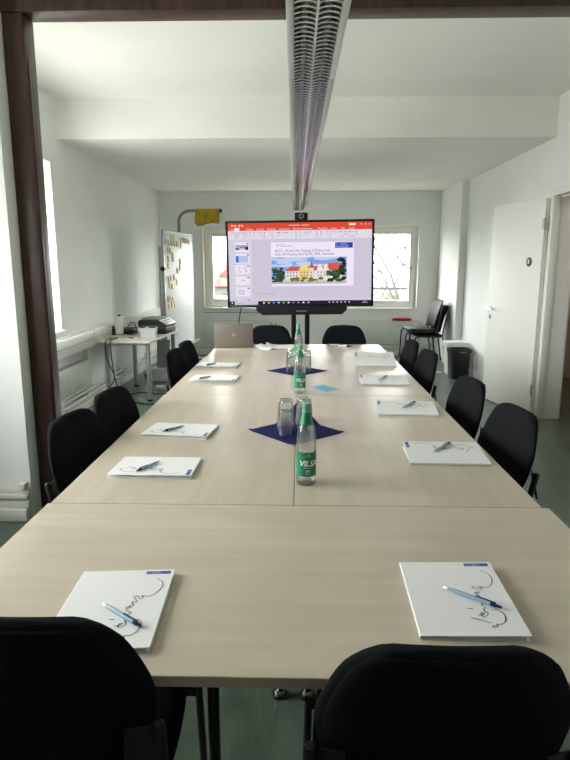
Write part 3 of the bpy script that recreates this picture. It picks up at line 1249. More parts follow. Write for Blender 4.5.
# ------------------------------------------------------------------ tumblers, upside down in stacks of two
def make_tumbler(label):
    m = MB()
    N = 24
    out = [(.0395, 0), (.0390, .003), (.0372, .03), (.0352, .06), (.0335, .085), (.0322, .108), (.0312, .114), (.028, .117)]
    inn = [(.0372, .0005), (.0352, .03), (.0332, .06), (.0315, .085), (.0305, .104), (.027, .107)]
    seg = 96
    vs, fs = [], []
    prof = [(r, z, True) for r, z in out] + [(0.0005, .117, False), (0.0005, .107, False)] + [(r, z, False) for r, z in inn[::-1]]
    for (r, z, o_) in prof:
        for j in range(seg):
            a = 2 * PI * j / seg
            rr = r * (1 + (.05 * math.cos(16 * a) if o_ and .012 < z < .1 else 0))
            vs.append((rr * math.cos(a), rr * math.sin(a), z))
    n = len(prof)
    for k in range(n):
        k2 = (k + 1) % n
        for j in range(seg):
            j2 = (j + 1) % seg
            fs.append((k * seg + j, k * seg + j2, k2 * seg + j2, k2 * seg + j))
    m.raw(vs, fs, M['tumbler'])
    o = m.build('glass_tumbler', smooth=45)
    return tag(o, label, 'glass', 'upturned tumblers on the napkins')


tm = None
ZN = TH + .0042
for (x, y, nm) in ((-.062, 2.615, 'left stack on the near napkin'), (.022, 2.645, 'right stack on the near napkin, behind the bottle'),
                   (-.058, 4.23, 'left stack on the far napkin'), (.046, 4.235, 'right stack on the far napkin')):
    for k, wd in enumerate(('lower', 'upper')):
        lb = '%s clear ribbed tumbler of the %s' % (wd, nm)
        z = ZN + k * .0445
        if tm is None:
            tm = make_tumbler(lb)
            o = tm
        else:
            o = tm.copy()
            COL.objects.link(o)
            o['label'] = lb
        o.location = (x, y, z)
        o.rotation_euler = (0, 0, rnd.uniform(0, 1))
        if k:
            o.location.x += .0006

# ------------------------------------------------------------------ small table items
m = MB()
cn = [atz(*q, TH) for q in ((311, 387), (323, 384.6), (339, 389.2), (327, 392))]
cc = sum(cn, Vector()) / 4
m.prism([(p.x - cc.x, p.y - cc.y) for p in cn], 0.0003, .0011, M['cyan'])
tag(m.build('paper_card', loc=(cc.x, cc.y, TH)), 'flat light blue card lying beside the middle bottle', 'card')

# laptop
lp = thing('laptop', 'silver grey laptop seen from behind its open lid at the far end of the table', 'laptop', (-.617, 5.50, TH), math.radians(2))
m = MB()
m.box((-.18, .005, .004), (.18, .245, .016), M['laptop'], .004)
for x in (-.16, .16):
    for y in (.03, .22):
        m.cyl((x, y, 0), (x, y, .005), .008, M['laptopk'], 10)
m.build('base', lp)
m = MB()
m.box((-.165, .07, .0158), (.165, .17, .0172), M['laptopk'])
for rr in range(5):
    for cc_ in range(14):
        x = -.155 + cc_ * .0226
        y = .076 + rr * .0188
        m.box((x, y, .0171), (x + .018, y + .015, .0182), M['blackp'])
m.build('keyboard', lp)
lm = Matrix.Translation((0, .01, .017)) @ Matrix.Rotation(math.radians(12 - 6), 4, 'X')
m = MB()
m.box((-.18, -.008, 0), (.18, 0.0, .213), M['laptop'], .005, mtx=lm)
lid = m.build('lid', lp)
m = MB()
m.box((-.172, 0.0002, .008), (.172, .0012, .205), M['blackp'], mtx=lm)
m.build('display', lid)
m = MB()   # round badge with two slanting letters
ring = []
for k in range(28):
    a = 2 * PI * k / 28
    ring.append((math.cos(a) * .017, math.sin(a) * .017))
m.prism(ring, 0, .0006, M['alu'], mtx=lm @ T_(0, -.0082, .107) @ Matrix.Rotation(PI / 2, 4, 'X'))
m.text('hp', .028, M['mgrey'], lm @ T_(0, -.0091, .1005) @ Matrix.Rotation(PI / 2, 4, 'X'), 'CENTER', .3)
m.build('badge', lid)


# loose papers beside the laptop
def loose_sheet(label, x, y, z, rz, curl, m_=None, w_=.21, h_=.297):
    m = MB()

    def fn(a, b_):
        k = max(0, b_ - .55)
        return ((a - .5) * w_, (b_ - .5) * h_, .0006 + curl * k * k * 3 + curl * .25 * math.sin(a * PI) ** 2)
    m.grid(fn, 8, 14, m_ or M['sheet'])
    m.bm.normal_update()
    o = m.build('paper_sheet', smooth=60)
    md = o.modifiers.new('thickness', 'SOLIDIFY')
    md.thickness = .0006
    md.offset = 1
    o.location = (x, y, z)
    o.rotation_euler = (0, 0, rz)
    return tag(o, label, 'paper', 'loose papers at the far end')


loose_sheet('bottom sheet of the loose white papers beside the laptop', -.19, 5.53, TH + .0002, PI / 2 + .25, .012)
loose_sheet('slightly curled white sheet on top of the papers beside the laptop', -.165, 5.545, TH + .006, PI / 2 + .05, .05)
loose_sheet('small crumpled white sheet lying left of the loose papers', -.305, 5.43, TH + .0002, .9, .05, w_=.12, h_=.16)
mk = thing('marker_pen', 'black and white marker lying at the far table end, right of the bottles', 'pen', (.345, 5.66, TH + .0085), math.radians(8))
m = MB()
m.cyl((-.06, 0, 0), (.03, 0, 0), .008, M['printw'], 14)
m.build('barrel', mk)
m = MB()
m.cyl((.03, 0, 0), (.068, 0, 0), .0085, M['blackp'], 14)
m.cyl((-.066, 0, 0), (-.059, 0, 0), .0083, M['blackp'], 14)
m.build('cap', mk)
mk2 = dup(mk, (.42, 5.60, TH + .0085), math.radians(-24), 'second black and white marker lying right of the first at the far table end')

# ------------------------------------------------------------------ monitor
TVY = 6.90
tv = thing('presentation_monitor', 'large black rimmed monitor on a stand showing a slide presentation', 'monitor', (0, TVY, 0), 0)
TW, TZ0, TZ1 = .843, 1.022, 1.998
roll = Matrix.Translation((0, 0, 1.51)) @ Matrix.Rotation(math.radians(-.75), 4, 'Y') @ Matrix.Translation((0, 0, -1.51))
m = MB()
m.box((-TW, .012, TZ0), (TW, .075, TZ1), M['blackp'], .008, mtx=roll)
bz = .026
m.box((-TW, -.004, TZ0), (-TW + bz, .02, TZ1), M['blackm'], .004, mtx=roll)
m.box((TW - bz, -.004, TZ0), (TW, .02, TZ1), M['blackm'], .004, mtx=roll)
m.box((-TW, -.004, TZ1 - bz), (TW, .02, TZ1), M['blackm'], .004, mtx=roll)
m.box((-TW, -.004, TZ0), (TW, .02, TZ0 + bz + .006), M['blackm'], .004, mtx=roll)
m.box((-.5, .07, 1.2), (.5, .11, 1.8), M['blackp'], .02, mtx=roll)
m.build('housing', tv)
# picture on the screen: laid out over (u, v) with v downwards
SX0, SX1 = -TW + bz - .001, TW - bz + .001
SZ0, SZ1 = TZ0 + bz + .005, TZ1 - bz + .001
SWm, SHm = SX1 - SX0, SZ1 - SZ0
scr = MB()


def uv(u, v, lay=0):
    return (SX0 + u * SWm, .0115 - lay * .0006, SZ1 - v * SHm)


def R(u0, v0, u1, v1, col, lay=1):
    scr.quad([uv(u0, v1, lay), uv(u1, v1, lay), uv(u1, v0, lay), uv(u0, v0, lay)], E_(*col), roll)


def PG(pts, col, lay=1):
    scr.quad([uv(a, b_, lay) for a, b_ in pts], E_(*col), roll)


def TX(s, u, v, size, col, lay=6, sq=1.0, align='LEFT'):
    p = uv(u, v, lay)
    scr.text(s, size, E_(*col), roll @ T_(*p) @ Matrix.Rotation(PI / 2, 4, 'X'), align, squash=sq)


scr.box((SX0, .0115, SZ0), (SX1, .014, SZ1), E_(206, 199, 216), mtx=roll)
R(0, 0, 1, .092, (222, 78, 58))
R(0, .092, 1, .2, (226, 219, 232))
R(0, .2, .17, .95, (214, 207, 222))
R(.168, .2, .17, .95, (188, 182, 200), 2)
for u in (.025, .045, .075, .095):
    R(u, .022, u + .012, .04, (250, 225, 220), 2)
R(.425, .028, .50, .037, (246, 196, 186), 2)
R(.51, .028, .565, .037, (246, 196, 186), 2)
R(.84, .018, .885, .042, (252, 236, 232), 2)
for u in (.92, .95, .975):
    R(u, .026, u + .01, .034, (255, 220, 214), 2)
R(.046, .056, .082, .092, (248, 238, 240), 2)
uu = .014
for s in ('Datei', 'Start', 'Einfügen', 'Entwurf', 'Übergänge', 'Animationen', 'Bildschirmpräsentation', 'Überprüfen', 'Ansicht', 'Hilfe', 'Suchen'):
    TX(s, uu, .083, .026, (210, 80, 60) if s == 'Start' else (255, 222, 216), 3, .92)
    uu += .022 + len(s) * .0068
for k in range(64):
    u = .02 + k * .0145
    if rnd.random() < .8 and u < .9:
        g_ = rnd.choice(((168, 160, 182), (190, 182, 200), (150, 150, 178), (196, 176, 186)))
        R(u, .11, u + rnd.uniform(.004, .011), .126, g_, 2)
        if rnd.random() < .75:
            R(u, .14, u + rnd.uniform(.004, .011), .154, g_, 2)
        if rnd.random() < .4:
            R(u, .168, u + rnd.uniform(.004, .011), .18, g_, 2)
R(.0, .197, 1, .2, (196, 188, 206), 2)
for k in range(30):                                   # ruler
    R(.30 + k * .0192, .213, .306 + k * .0192, .217, (232, 226, 238), 2)
# thumbnails
th = [(.23, .345), (.37, .485), (.505, .62), (.645, .755), (.78, .895), (.925, .95)]
for k, (a, b_) in enumerate(th):
    R(.045, a, .148, b_, (236, 230, 244), 2)
    R(.128, a + .008, .144, a + .02, (70, 80, 150), 3)
R(.05, .262, .14, .29, (140, 170, 220), 3)
R(.05, .288, .14, .318, (226, 190, 170), 3)
R(.05, .30, .075, .32, (40, 52, 44), 4)
R(.118, .285, .14, .322, (30, 36, 36), 4)
R(.078, .288, .116, .3, (200, 90, 70), 4)
R(.05, .395, .07, .475, (60, 120, 205), 3)
R(.07, .395, .138, .475, (186, 192, 226), 3)
for (u, v) in ((.065, .56), (.07, .585), (.11, .555), (.112, .58), (.066, .53), (.108, .53)):
    R(u, v, u + .016, v + .01, (206, 150, 170), 3)
R(.085, .69, .11, .70, (170, 164, 190), 3)
for v in (.81, .828, .846, .864):
    R(.06, v, .11, v + .007, (176, 168, 196), 3)
# the slide itself
R(.297, .236, .875, .775, (238, 231, 246), 2)
R(.297, .775, .875, .779, (192, 186, 204), 2)
for k in range(20):
    a0, a1 = 2 * PI * k / 20, 2 * PI * (k + 1) / 20
    cxu, cvv, ru, rv = .345, .272, .009, .016
    PG([(cxu + ru * math.cos(a0), cvv + rv * math.sin(a0)), (cxu + ru * math.cos(a1), cvv + rv * math.sin(a1)),
        (cxu + ru * .65 * math.cos(a1), cvv + rv * .65 * math.sin(a1)), (cxu + ru * .65 * math.cos(a0), cvv + rv * .65 * math.sin(a0))], (130, 130, 158), 3)
R(.362, .262, .40, .268, (176, 170, 194), 4)
R(.362, .279, .452, .286, (162, 157, 182), 4)
R(.745, .245, .868, .312, (42, 66, 176), 3)
for k, s in enumerate(('l l l', '1 0 2', '1 0 0 4')):
    TX(s, .752, .266 + k * .02, .018, (226, 226, 250), 4)
R(.785, .25, .787, .307, (226, 226, 250), 4)
for k, s in enumerate(('Leibniz', 'Universität', 'Hannover')):
    TX(s, .793, .266 + k * .02, .018, (226, 226, 250), 4)
TX('ALCI – AI and the Shaping of Democracy', .326, .352, .044, (92, 96, 146), 4, .86)
TX('Kick-Off Meeting April 02-04, 2024, Hannover', .326, .396, .044, (92, 96, 146), 4, .82)
# photograph on the slide
pu0, pu1, pv0, pv1 = .299, .826, .418, .745


def S_(a, b_):
    return (pu0 + a * (pu1 - pu0), pv0 + b_ * (pv1 - pv0))


def SR(a0, b0, a1, b1, col, lay):
    PG([S_(a0, b1), S_(a1, b1), S_(a1, b0), S_(a0, b0)], col, lay)


SR(0, 0, 1, 1, (128, 164, 224), 3)
for k in range(22):
    a, b_ = rnd.uniform(0, .95), rnd.uniform(.0, .34)
    ww, hh = rnd.uniform(.05, .14), rnd.uniform(.03, .08)
    pts = [S_(min(1, max(0, a + ww * math.cos(q * PI / 5))), max(0, b_ + hh * math.sin(q * PI / 5))) for q in range(10)]
    PG(pts[::-1], (196, 208, 238), 4)
SR(0, .84, 1, 1, (206, 196, 196), 4)
SR(.18, .5, .98, .88, (232, 222, 212), 4)
PG([S_(*q) for q in ((.18, .52), (.96, .5), (.94, .24), (.80, .24), (.74, .34), (.25, .36))], (206, 92, 74), 5)
SR(.37, .45, .5, .88, (236, 208, 128), 6)
PG([S_(*q) for q in ((.36, .46), (.51, .46), (.47, .33), (.435, .22), (.40, .33))], (238, 214, 136), 6)
PG([S_(*q) for q in ((.50, .40), (.57, .40), (.545, .24), (.535, .12), (.525, .24))], (196, 84, 70), 7)
SR(.505, .40, .565, .86, (228, 218, 212), 7)
for a in (.60, .68):
    PG([S_(*q) for q in ((a, .5), (a + .09, .5), (a + .07, .34), (a + .045, .24), (a + .02, .34))], (238, 230, 226), 6)
    SR(a, .5, a + .09, .86, (236, 228, 222), 6)
PG([S_(*q) for q in ((.74, .42), (.92, .42), (.9, .22), (.76, .22))], (212, 96, 78), 6)
for a in (.21, .25, .29, .33, .39, .43, .47, .52, .615, .655, .70, .735, .80):
    for b_ in (.54, .66):
        SR(a, b_, a + .016, b_ + .06, (128, 124, 142), 8)
for k in range(130):
    z_ = rnd.random()
    if z_ < .3:
        a, b_, q, cl = rnd.uniform(0, .17), rnd.uniform(.42, .93), .03, rnd.choice(((52, 74, 52), (74, 98, 66), (38, 54, 44)))
    elif z_ < .55:
        a, b_, q, cl = rnd.uniform(.74, .9), rnd.uniform(.52, .93), .03, rnd.choice(((58, 82, 58), (84, 106, 72), (40, 58, 48)))
    elif z_ < .8:
        a, b_, q, cl = rnd.uniform(.9, .97), rnd.uniform(.06, .95), .032, rnd.choice(((34, 44, 40), (52, 66, 54), (26, 32, 34)))
    else:
        a, b_, q, cl = rnd.uniform(.25, .68), rnd.uniform(.78, .9), .026, rnd.choice(((120, 120, 70), (96, 104, 66), (142, 132, 84)))
    pts = [S_(min(1, max(0, a + q * math.cos(j * PI / 4))), min(1, b_ + q * 1.7 * math.sin(j * PI / 4))) for j in range(8)]
    PG(pts[::-1], cl, 9)
SR(.0, .93, 1, 1, (190, 182, 184), 10)
R(.17, .84, 1, .843, (190, 183, 202), 2)
R(.185, .863, .21, .868, (160, 154, 174), 3)
R(.216, .863, .33, .868, (160, 154, 174), 3)
# status line and task bar
R(0, .925, 1, .955, (212, 205, 220), 2)
R(.02, .937, .06, .942, (160, 154, 174), 3)
R(.075, .937, .14, .942, (160, 154, 174), 3)
R(0, .955, 1, 1, (38, 36, 52), 3)
R(.035, .955, .2, 1, (206, 200, 214), 4)
R(.06, .976, .09, .982, (170, 164, 182), 5)
R(.012, .968, .022, .985, (220, 220, 235), 4)
for k, cl in enumerate(((210, 210, 220), (220, 190, 90), (90, 150, 220), (200, 200, 212), (110, 190, 120), (220, 220, 230), (210, 90, 70), (120, 150, 220), (220, 220, 226), (180, 180, 200))):
    R(.235 + k * .035, .968, .249 + k * .035, .986, cl, 4)
for k in range(6):
    R(.70 + k * .028, .97, .71 + k * .028, .984, (200, 200, 214), 4)
R(.945, .966, .968, .971, (200, 200, 214), 4)
R(.935, .981, .975, .986, (200, 200, 214), 4)
so = scr.build('screen', tv, smooth=0, fix=False)
# speaker bar
m = MB()
pl = [(-.51, 1.03), (.535, 1.03), (.535, .985), (.48, .935), (-.44, .935), (-.51, .99)]
m.prism([(x, z) for x, z in pl], -.02, .06, M['blackp'], mtx=roll @ T_(0, .03, 0) @ Matrix.Rotation(PI / 2, 4, 'X'))
m.build('speaker_bar', tv)
m = MB()
m.box((-.05, -.0305, .973), (.07, -.0299, .983), M['mgrey'], mtx=roll)
m.build('brand_mark', tv)
for x in (-.072, .088):
    m = MB()
    m.box((x - .028, .09, .10), (x + .028, .15, 1.5), M['blackm'], .006)
    m.build('post', tv)
m = MB()
m.box((-.5, .105, .06), (.5, .165, .11), M['blackm'], .006)
for x in (-.48, .48):
    m.box((x - .03, -.24, .06), (x + .03, .38, .105), M['blackm'], .008)
m.build('base', tv)
for x in (-.48, .48):
    for y in (-.2, .34):
        m = MB()
        m.cyl((x - .012, y, .032), (x + .012, y, .032), .032, M['blackp'], 18)
        m.box((x - .018, y - .012, .03), (x + .018, y + .012, .062), M['dgrey'], .003)
        m.build('caster', tv)
m = MB()
m.box((-.35, .10, 1.25), (.35, .125, 1.75), M['blackm'], .005)
m.build('bracket', tv)
# webcam on top
wc = thing('webcam', 'small black webcam sitting on top of the large monitor', 'webcam', (.012, TVY + .03, 1.999), 0)
m = MB()
m.box((-.075, -.045, 0), (.075, .03, .082), M['blackp'], .012)
m.build('body', wc)
m = MB()
m.lathe([(.017, 0), (.027, 0), (.027, .004), (.017, .004)], M['mgrey'], mtx=T_(0, -.0455, .04) @ Matrix.Rotation(PI / 2, 4, 'X'), closed=True)
m.build('lens_ring', wc)
m = MB()
m.cyl((0, -.0455, .04), (0, -.048, .04), .016, M['blackm'], 20)
m.build('lens', wc)


# ------------------------------------------------------------------ cables
def cable(name, label, pts, r=.004, m_=None, n=8):
    P3 = [Vector(p) for p in pts]
    P3 = [P3[0]] + P3 + [P3[-1]]
    out = []
    for i in range(1, len(P3) - 2):
        p0, p1, p2, p3 = P3[i - 1:i + 3]
        for k in range(n):
            t_ = k / n
            out.append(.5 * ((2 * p1) + (p2 - p0) * t_ + (2 * p0 - 5 * p1 + 4 * p2 - p3) * t_ ** 2 + (3 * p1 - p0 - 3 * p2 + p3) * t_ ** 3))
    out.append(P3[-2])
    c_ = MB()
    c_.tube(out, r, m_ or M['blackp'], 8)
    return tag(c_.build(name, smooth=60), label, 'cable')


cable('video_cable', 'black cable hanging from the left of the monitor down behind the laptop',
      [(-.66, TVY + .065, 1.05), (-.70, TVY + .07, .95), (-.72, TVY + .04, .7), (-.68, TVY - .1, .2), (-.6, 6.5, .01), (-.5, 6.2, .008)], .006)

# ------------------------------------------------------------------ continuous louvre luminaire
LZ = 2.2
xa = lambda y: .0585 - .0085 * (y - .4)


def luminaire(label, y0, y1):
    r = thing('pendant_light', label, 'light', (xa((y0 + y1) / 2), (y0 + y1) / 2, LZ), math.atan(.0085))
    L = y1 - y0 - .004
    hw = .0895
    m = MB()
    for s in (-1, 1):
        m.box((min(s * hw, s * (hw - .022)), -L / 2, 0), (max(s * hw, s * (hw - .022)), L / 2, .085), M['lampgrey'], .004)
    m.box((-hw, -L / 2, .075), (hw, L / 2, .09), M['lampgrey'], .004)
    m.build('housing', r)
    m = MB()    # mirrored side reflectors
    for s in (-1, 1):
        def fn(a, b_):
            x = s * (.0665 - .045 * (1 - (1 - b_) ** 2) * .55 - .0)
            return (x if b_ < 1 else s * .04, (a - .5) * L, .002 + .052 * b_)
        m.grid(fn, 1, 8, M['mirror'])
    m.grid(lambda a, b_: ((b_ - .5) * .09, (a - .5) * L, .070 - .016 * abs(b_ - .5) * 2), 1, 2, M['mirror'])
    m.build('reflector', r, smooth=60)
    m = MB()
    n = int(L / .036)
    for k in range(n):
        y = -L / 2 + (k + .5) * L / n
        pr = [(-.0058, .0), (.0058, .0), (.0030, .012), (.0008, .034), (-.0008, .034), (-.0030, .012)]
        for (xx0, xx1) in ((-.067, -.0035), (.0035, .067)):
            vs, fs = [], []
            NS = 6
            for i in range(NS + 1):
                x = xx0 + (xx1 - xx0) * i / NS
                sag = .007 * (1 - ((i / NS) * 2 - 1) ** 2)
                for (py, pz) in pr:
                    vs.append((x, y + py, pz * .9 + (sag if pz < .02 else 0) + .001))
            q = len(pr)
            for i in range(NS):
                for j in range(q):
                    j2 = (j + 1) % q
                    fs.append((i * q + j, i * q + j2, (i + 1) * q + j2, (i + 1) * q + j))
            m.raw(vs, fs, M['blade'])
    m.box((-.0035, -L / 2, .0), (.0035, L / 2, .036), M['blade'])
    m.build('louvre', r, smooth=50)
    for s in (-1, 1):
        m = MB()
        m.cyl((s * .036, -L / 2 + .02, .05), (s * .036, L / 2 - .02, .05), .008, M['tube'], 12)
        m.build('lamp_tube', r)
    for s in (-1, 1):
        yy = s * (L / 2 - .2)
        top = (ZH if (y0 + y1) / 2 + yy < YSOF else ZLOW) - LZ
        m = MB()
        m.cyl((0, yy, .088), (0, yy, top), .005, M['lampgrey'], 8)
        m.cyl((0, yy, top - .02), (0, yy, top), .025, M['lampgrey'], 16)
        m.build('suspension_rod', r)
    return r


for y0, y1, lb in ((-.6, .92, 'suspended mirrored louvre light, the section overhead of the camera'),
                   (.92, 2.46, 'suspended mirrored louvre light, nearest section in view, crossing the timber beam'),
                   (2.46, 3.98, 'suspended mirrored louvre light, second section from the front'),
                   (3.98, 5.5, 'suspended mirrored louvre light, third section, before the ceiling step'),
                   (5.5, 7.02, 'suspended mirrored louvre light, fourth section, under the low ceiling'),
                   (7.02, 8.1, 'suspended mirrored louvre light, farthest section above the monitor')):
    luminaire(lb, y0, y1)

# ------------------------------------------------------------------ whiteboard with sticky notes
pA, pB = Vector((-1.765, 7.80, 0)), Vector((-1.605, 9.0, 0))
dw = pB - pA
WBL = dw.length
wa_ = math.atan2(dw.y, dw.x)
wb = thing('whiteboard', 'tall mobile whiteboard covered in sticky notes in the far left corner', 'whiteboard', pA, wa_)
# local x runs along the board away from the camera, local -y is the face towards the room
Z0w, Z1w = .375, 1.935
m = MB()
m.box((0, 0, Z0w), (WBL, .018, Z1w), M['wbface'], .003)
m.build('panel', wb)
m = MB()
for x in (0, WBL):
    m.box((x - .012, -.004, Z0w - .01), (x + .012, .026, Z1w + .01), M['alu'], .005)
for z in (Z0w, Z1w):
    m.box((0, -.004, z - .012), (WBL, .026, z + .012), M['alu'], .004)
m.build('frame', wb)
m = MB()
m.box((.1, -.10, Z0w - .01), (WBL - .05, -.004, Z0w + .0), M['alu'], .003)
m.box((.1, -.105, Z0w - .01), (WBL - .05, -.098, Z0w + .018), M['alu'], .003)
m.build('pen_tray', wb)
for x in (.0, WBL):
    m = MB()
    m.box((x - .02, .026, .06), (x + .02, .066, Z1w - .2), M['alu'], .006)
    m.build('upright', wb)
    m = MB()
    m.box((x - .02, -.26, .06), (x + .02, .34, .10), M['alu'], .008)
    m.build('foot', wb)
    for y in (-.22, .3):
        m = MB()
        m.cyl((x - .012, y, .03), (x + .012, y, .03), .03, M['blackp'], 16)
        m.box((x - .015, y - .01, .03), (x + .015, y + .01, .062), M['dgrey'])
        m.build('caster', wb)
m = MB()
m.cyl((-.012, .01, 1.45), (-.045, .01, 1.45), .03, M['blackp'], 16)
m.build('clamp_knob', wb)
# faint handwriting rows on the right half
m = MB()
for k in range(14):
    z = 1.72 - k * .075
    x = WBL * .68
    while x < WBL * .9:
        w_ = rnd.uniform(.015, .04)
        m.box((x, -.0008, z), (x + w_, -.0002, z + .005), M['faint'])
        x += w_ + .012
m.build('handwriting', wb)
nrm = Vector((math.sin(wa_), -math.cos(wa_), 0))


def on_board(px, py):
    r_ = ray(px, py)
    o_ = Vector((0, 0, CAMZ))
    t_ = (pA - o_).dot(nrm) / r_.dot(nrm)
    p = o_ + r_ * t_
    return (p - pA).dot(dw.normalized()), p.z


notes = [(30, 97, 'o'), (46, 100, 'o'), (62, 101, 'o'), (78, 102, 'o'), (94, 106, 'o'), (62, 68, 'y'), (76, 72, 'y'),
         (116, 86, 'y'), (116, 118, 'y'), (128, 84, 'p'), (138, 88, 'p'), (149, 90, 'p'), (160, 96, 'p'),
         (42, 140, 'p'), (56, 146, 'p'), (70, 166, 'y'), (72, 190, 'p'), (46, 190, 'y'), (46, 230, 'y'),
         (112, 205, 'o'), (112, 240, 'y'), (97, 256, 'p'), (28, 152, 'y'),
         (34, 304, 'y'), (48, 306, 'p'), (62, 300, 'y'), (78, 294, 'p'), (54, 340, 'y'), (68, 345, 'y'), (95, 322, 'y'),
         (32, 420, 'y'), (47, 417, 'p'), (60, 416, 'y'), (72, 420, 'p'), (52, 460, 'y'), (66, 448, 'p'), (83, 452, 'y'),
         (84, 603, 'y'), (96, 606, 'y'), (76, 664, 'y')]
cname = dict(y='pale yellow', o='olive yellow', p='pink')
cmat = dict(y=M['yel'], o=M['olive'], p=M['pink'])
rows = [(0, 130, 'top row'), (130, 270, 'second row'), (270, 390, 'third row'), (390, 540, 'fourth row'), (540, 800, 'bottom row')]
ordn = ['first', 'second', 'third', 'fourth', 'fifth', 'sixth', 'seventh', 'eighth', 'ninth', 'tenth', 'eleventh', 'twelfth', 'thirteenth']
byrow = {}
for q in notes:
    for a, b_, nm in rows:
        if a <= q[1] < b_:
            byrow.setdefault(nm, []).append(q)
note_mesh = {}
for nm, lst in byrow.items():
    lst.sort(key=lambda q: (q[0], q[1]))
    for k, q in enumerate(lst):
        s, z = on_board(160 + q[0] / 5.63, 225 + q[1] / 5.63)
        key = q[2]
        if key not in note_mesh:
            m = MB()
            m.grid(lambda a, b_: ((a - .5) * .078, -.0006 - .008 * (1 - b_) ** 2, (b_ - .5) * .078), 2, 6, cmat[key])
            m.box((-.026, -.0022, .012), (.02, -.0015, .016), M['ink'])
            m.box((-.026, -.0032, -.004), (.026, -.0025, .0), M['ink'])
            o = m.build('sticky_note', smooth=60)
            md = o.modifiers.new('thickness', 'SOLIDIFY')
            md.thickness = .0004
            note_mesh[key] = o
        else:
            o = note_mesh[key].copy()
            COL.objects.link(o)
        p = pA + dw.normalized() * s + nrm * (.0012 + .0012 * (k % 3))
        o.location = (p.x, p.y, z)
        o.rotation_euler = (0, rnd.uniform(-.06, .06), wa_)
        tag(o, '%s sticky note, %s from the left in the %s on the whiteboard' % (cname[q[2]], ordn[k], nm), 'sticky note', 'sticky notes on the whiteboard')

# bent pole with a cloth
bp = thing('bent_pole', 'grey pole rising behind the whiteboard and bending over to the right', 'pole', (-1.865, 9.35, 0), 0)
m = MB()
R0 = .17
zt = 2.315
arc = [(R0 * (1 - math.cos(a)), 0, zt - R0 + R0 * math.sin(a)) for a in [PI / 2 * k / 10 for k in range(11)]]
m.tube([(0, 0, .03)] + arc + [(.63, 0, zt)], .024, M['polegrey'], 16)
m.build('tube', bp)
m = MB()
m.cyl((.63, 0, zt), (.665, 0, zt), .028, M['blackp'], 16)
m.build('end_cap', bp)
m = MB()
m.cyl((0, 0, 0), (0, 0, .03), .16, M['polegrey'], 30)
m.build('base_plate', bp)
m = MB()


def clothf(a, b_):
    x = -1.60 + a * .35 + .012 * math.sin(b_ * 5)
    s = (b_ - .5) * 2           # -1 back drop .. 1 front drop
    drop = .2 + .02 * math.sin(a * 5 + 1)
    rr = .030
    th_ = min(1, abs(s) / .16) * PI / 2
    y = math.copysign(rr * math.sin(th_), s)
    z = zt + rr * math.cos(th_)
    if abs(s) > .16:
        k = (abs(s) - .16) / .84
        z = zt - k * drop * (1.0 if s < 0 else .92)
        y += math.copysign(.012 * math.sin(a * 11 + k * 2) * k + .004, s)
    return (x, 9.35 - y, z)


m.grid(clothf, 22, 30, M['cloth'])
m.bm.normal_update()
o = m.build('yellow_cloth', smooth=70)
md = o.modifiers.new('thickness', 'SOLIDIFY')
md.thickness = .003
tag(o, 'mustard yellow cloth draped over the end of the bent grey pole', 'cloth')

# ------------------------------------------------------------------ printer table on the left
STZ = .69
st = thing('side_table', 'small pale table on round grey legs against the left wall, holding the printer', 'table', (-1.875, 6.95, 0), math.radians(-4))
m = MB()
m.box((-.30, -.62, STZ - .024), (.30, .62, STZ), M['ctop'], .002)
m.build('tabletop', st)
for (x, y) in ((.235, -.49), (-.235, -.49), (-.2, .30), (.235, .50)):
    m = MB()
    m.cyl((x, y, .02), (x, y, STZ - .024), .026, M['alu'], 20)
    m.cyl((x, y, 0), (x, y, .022), .030, M['blackp'], 20)
    m.cyl((x, y, STZ - .034), (x, y, STZ - .0242), .045, M['dgrey'], 20)
    m.build('leg', st)
m = MB()
for y in (-.5, .5):
    m.box((-.21, y - .01, STZ - .06), (.21, y + .01, STZ - .0245), M['alu'])
m.build('under_frame', st)


def on_st(px, py, z=STZ):
    return atz(px, py, z)


# router
p = on_st(120, 334.5)
rt = thing('router', 'upright white router with a dark knob on top on the side table', 'router', (p.x, p.y, STZ), math.radians(8))
m = MB()
m.prism([(-.045, -.03), (.045, -.03), (.045, .03), (-.045, .03)], 0, .006, M['mgrey'])
m.box((-.042, -.06, .006), (.042, .06, .215), M['printw'], .012)
m.build('body', rt)
m = MB()
m.cyl((0, 0, .214), (0, 0, .234), .018, M['blackp'], 16)
m.build('top_knob', rt)
# black plug adapter
p = on_st(113.5, 335)
pa = thing('power_adapter', 'small black plug adapter standing left of the white router', 'adapter', (p.x, p.y, STZ), 0.2)
m = MB()
m.box((-.025, -.025, 0), (.025, .025, .075), M['blackp'], .008)
m.build('body', pa)
m = MB()
m.cyl((0, 0, .074), (0, 0, .10), .012, M['blackp'], 12)
m.build('plug', pa)
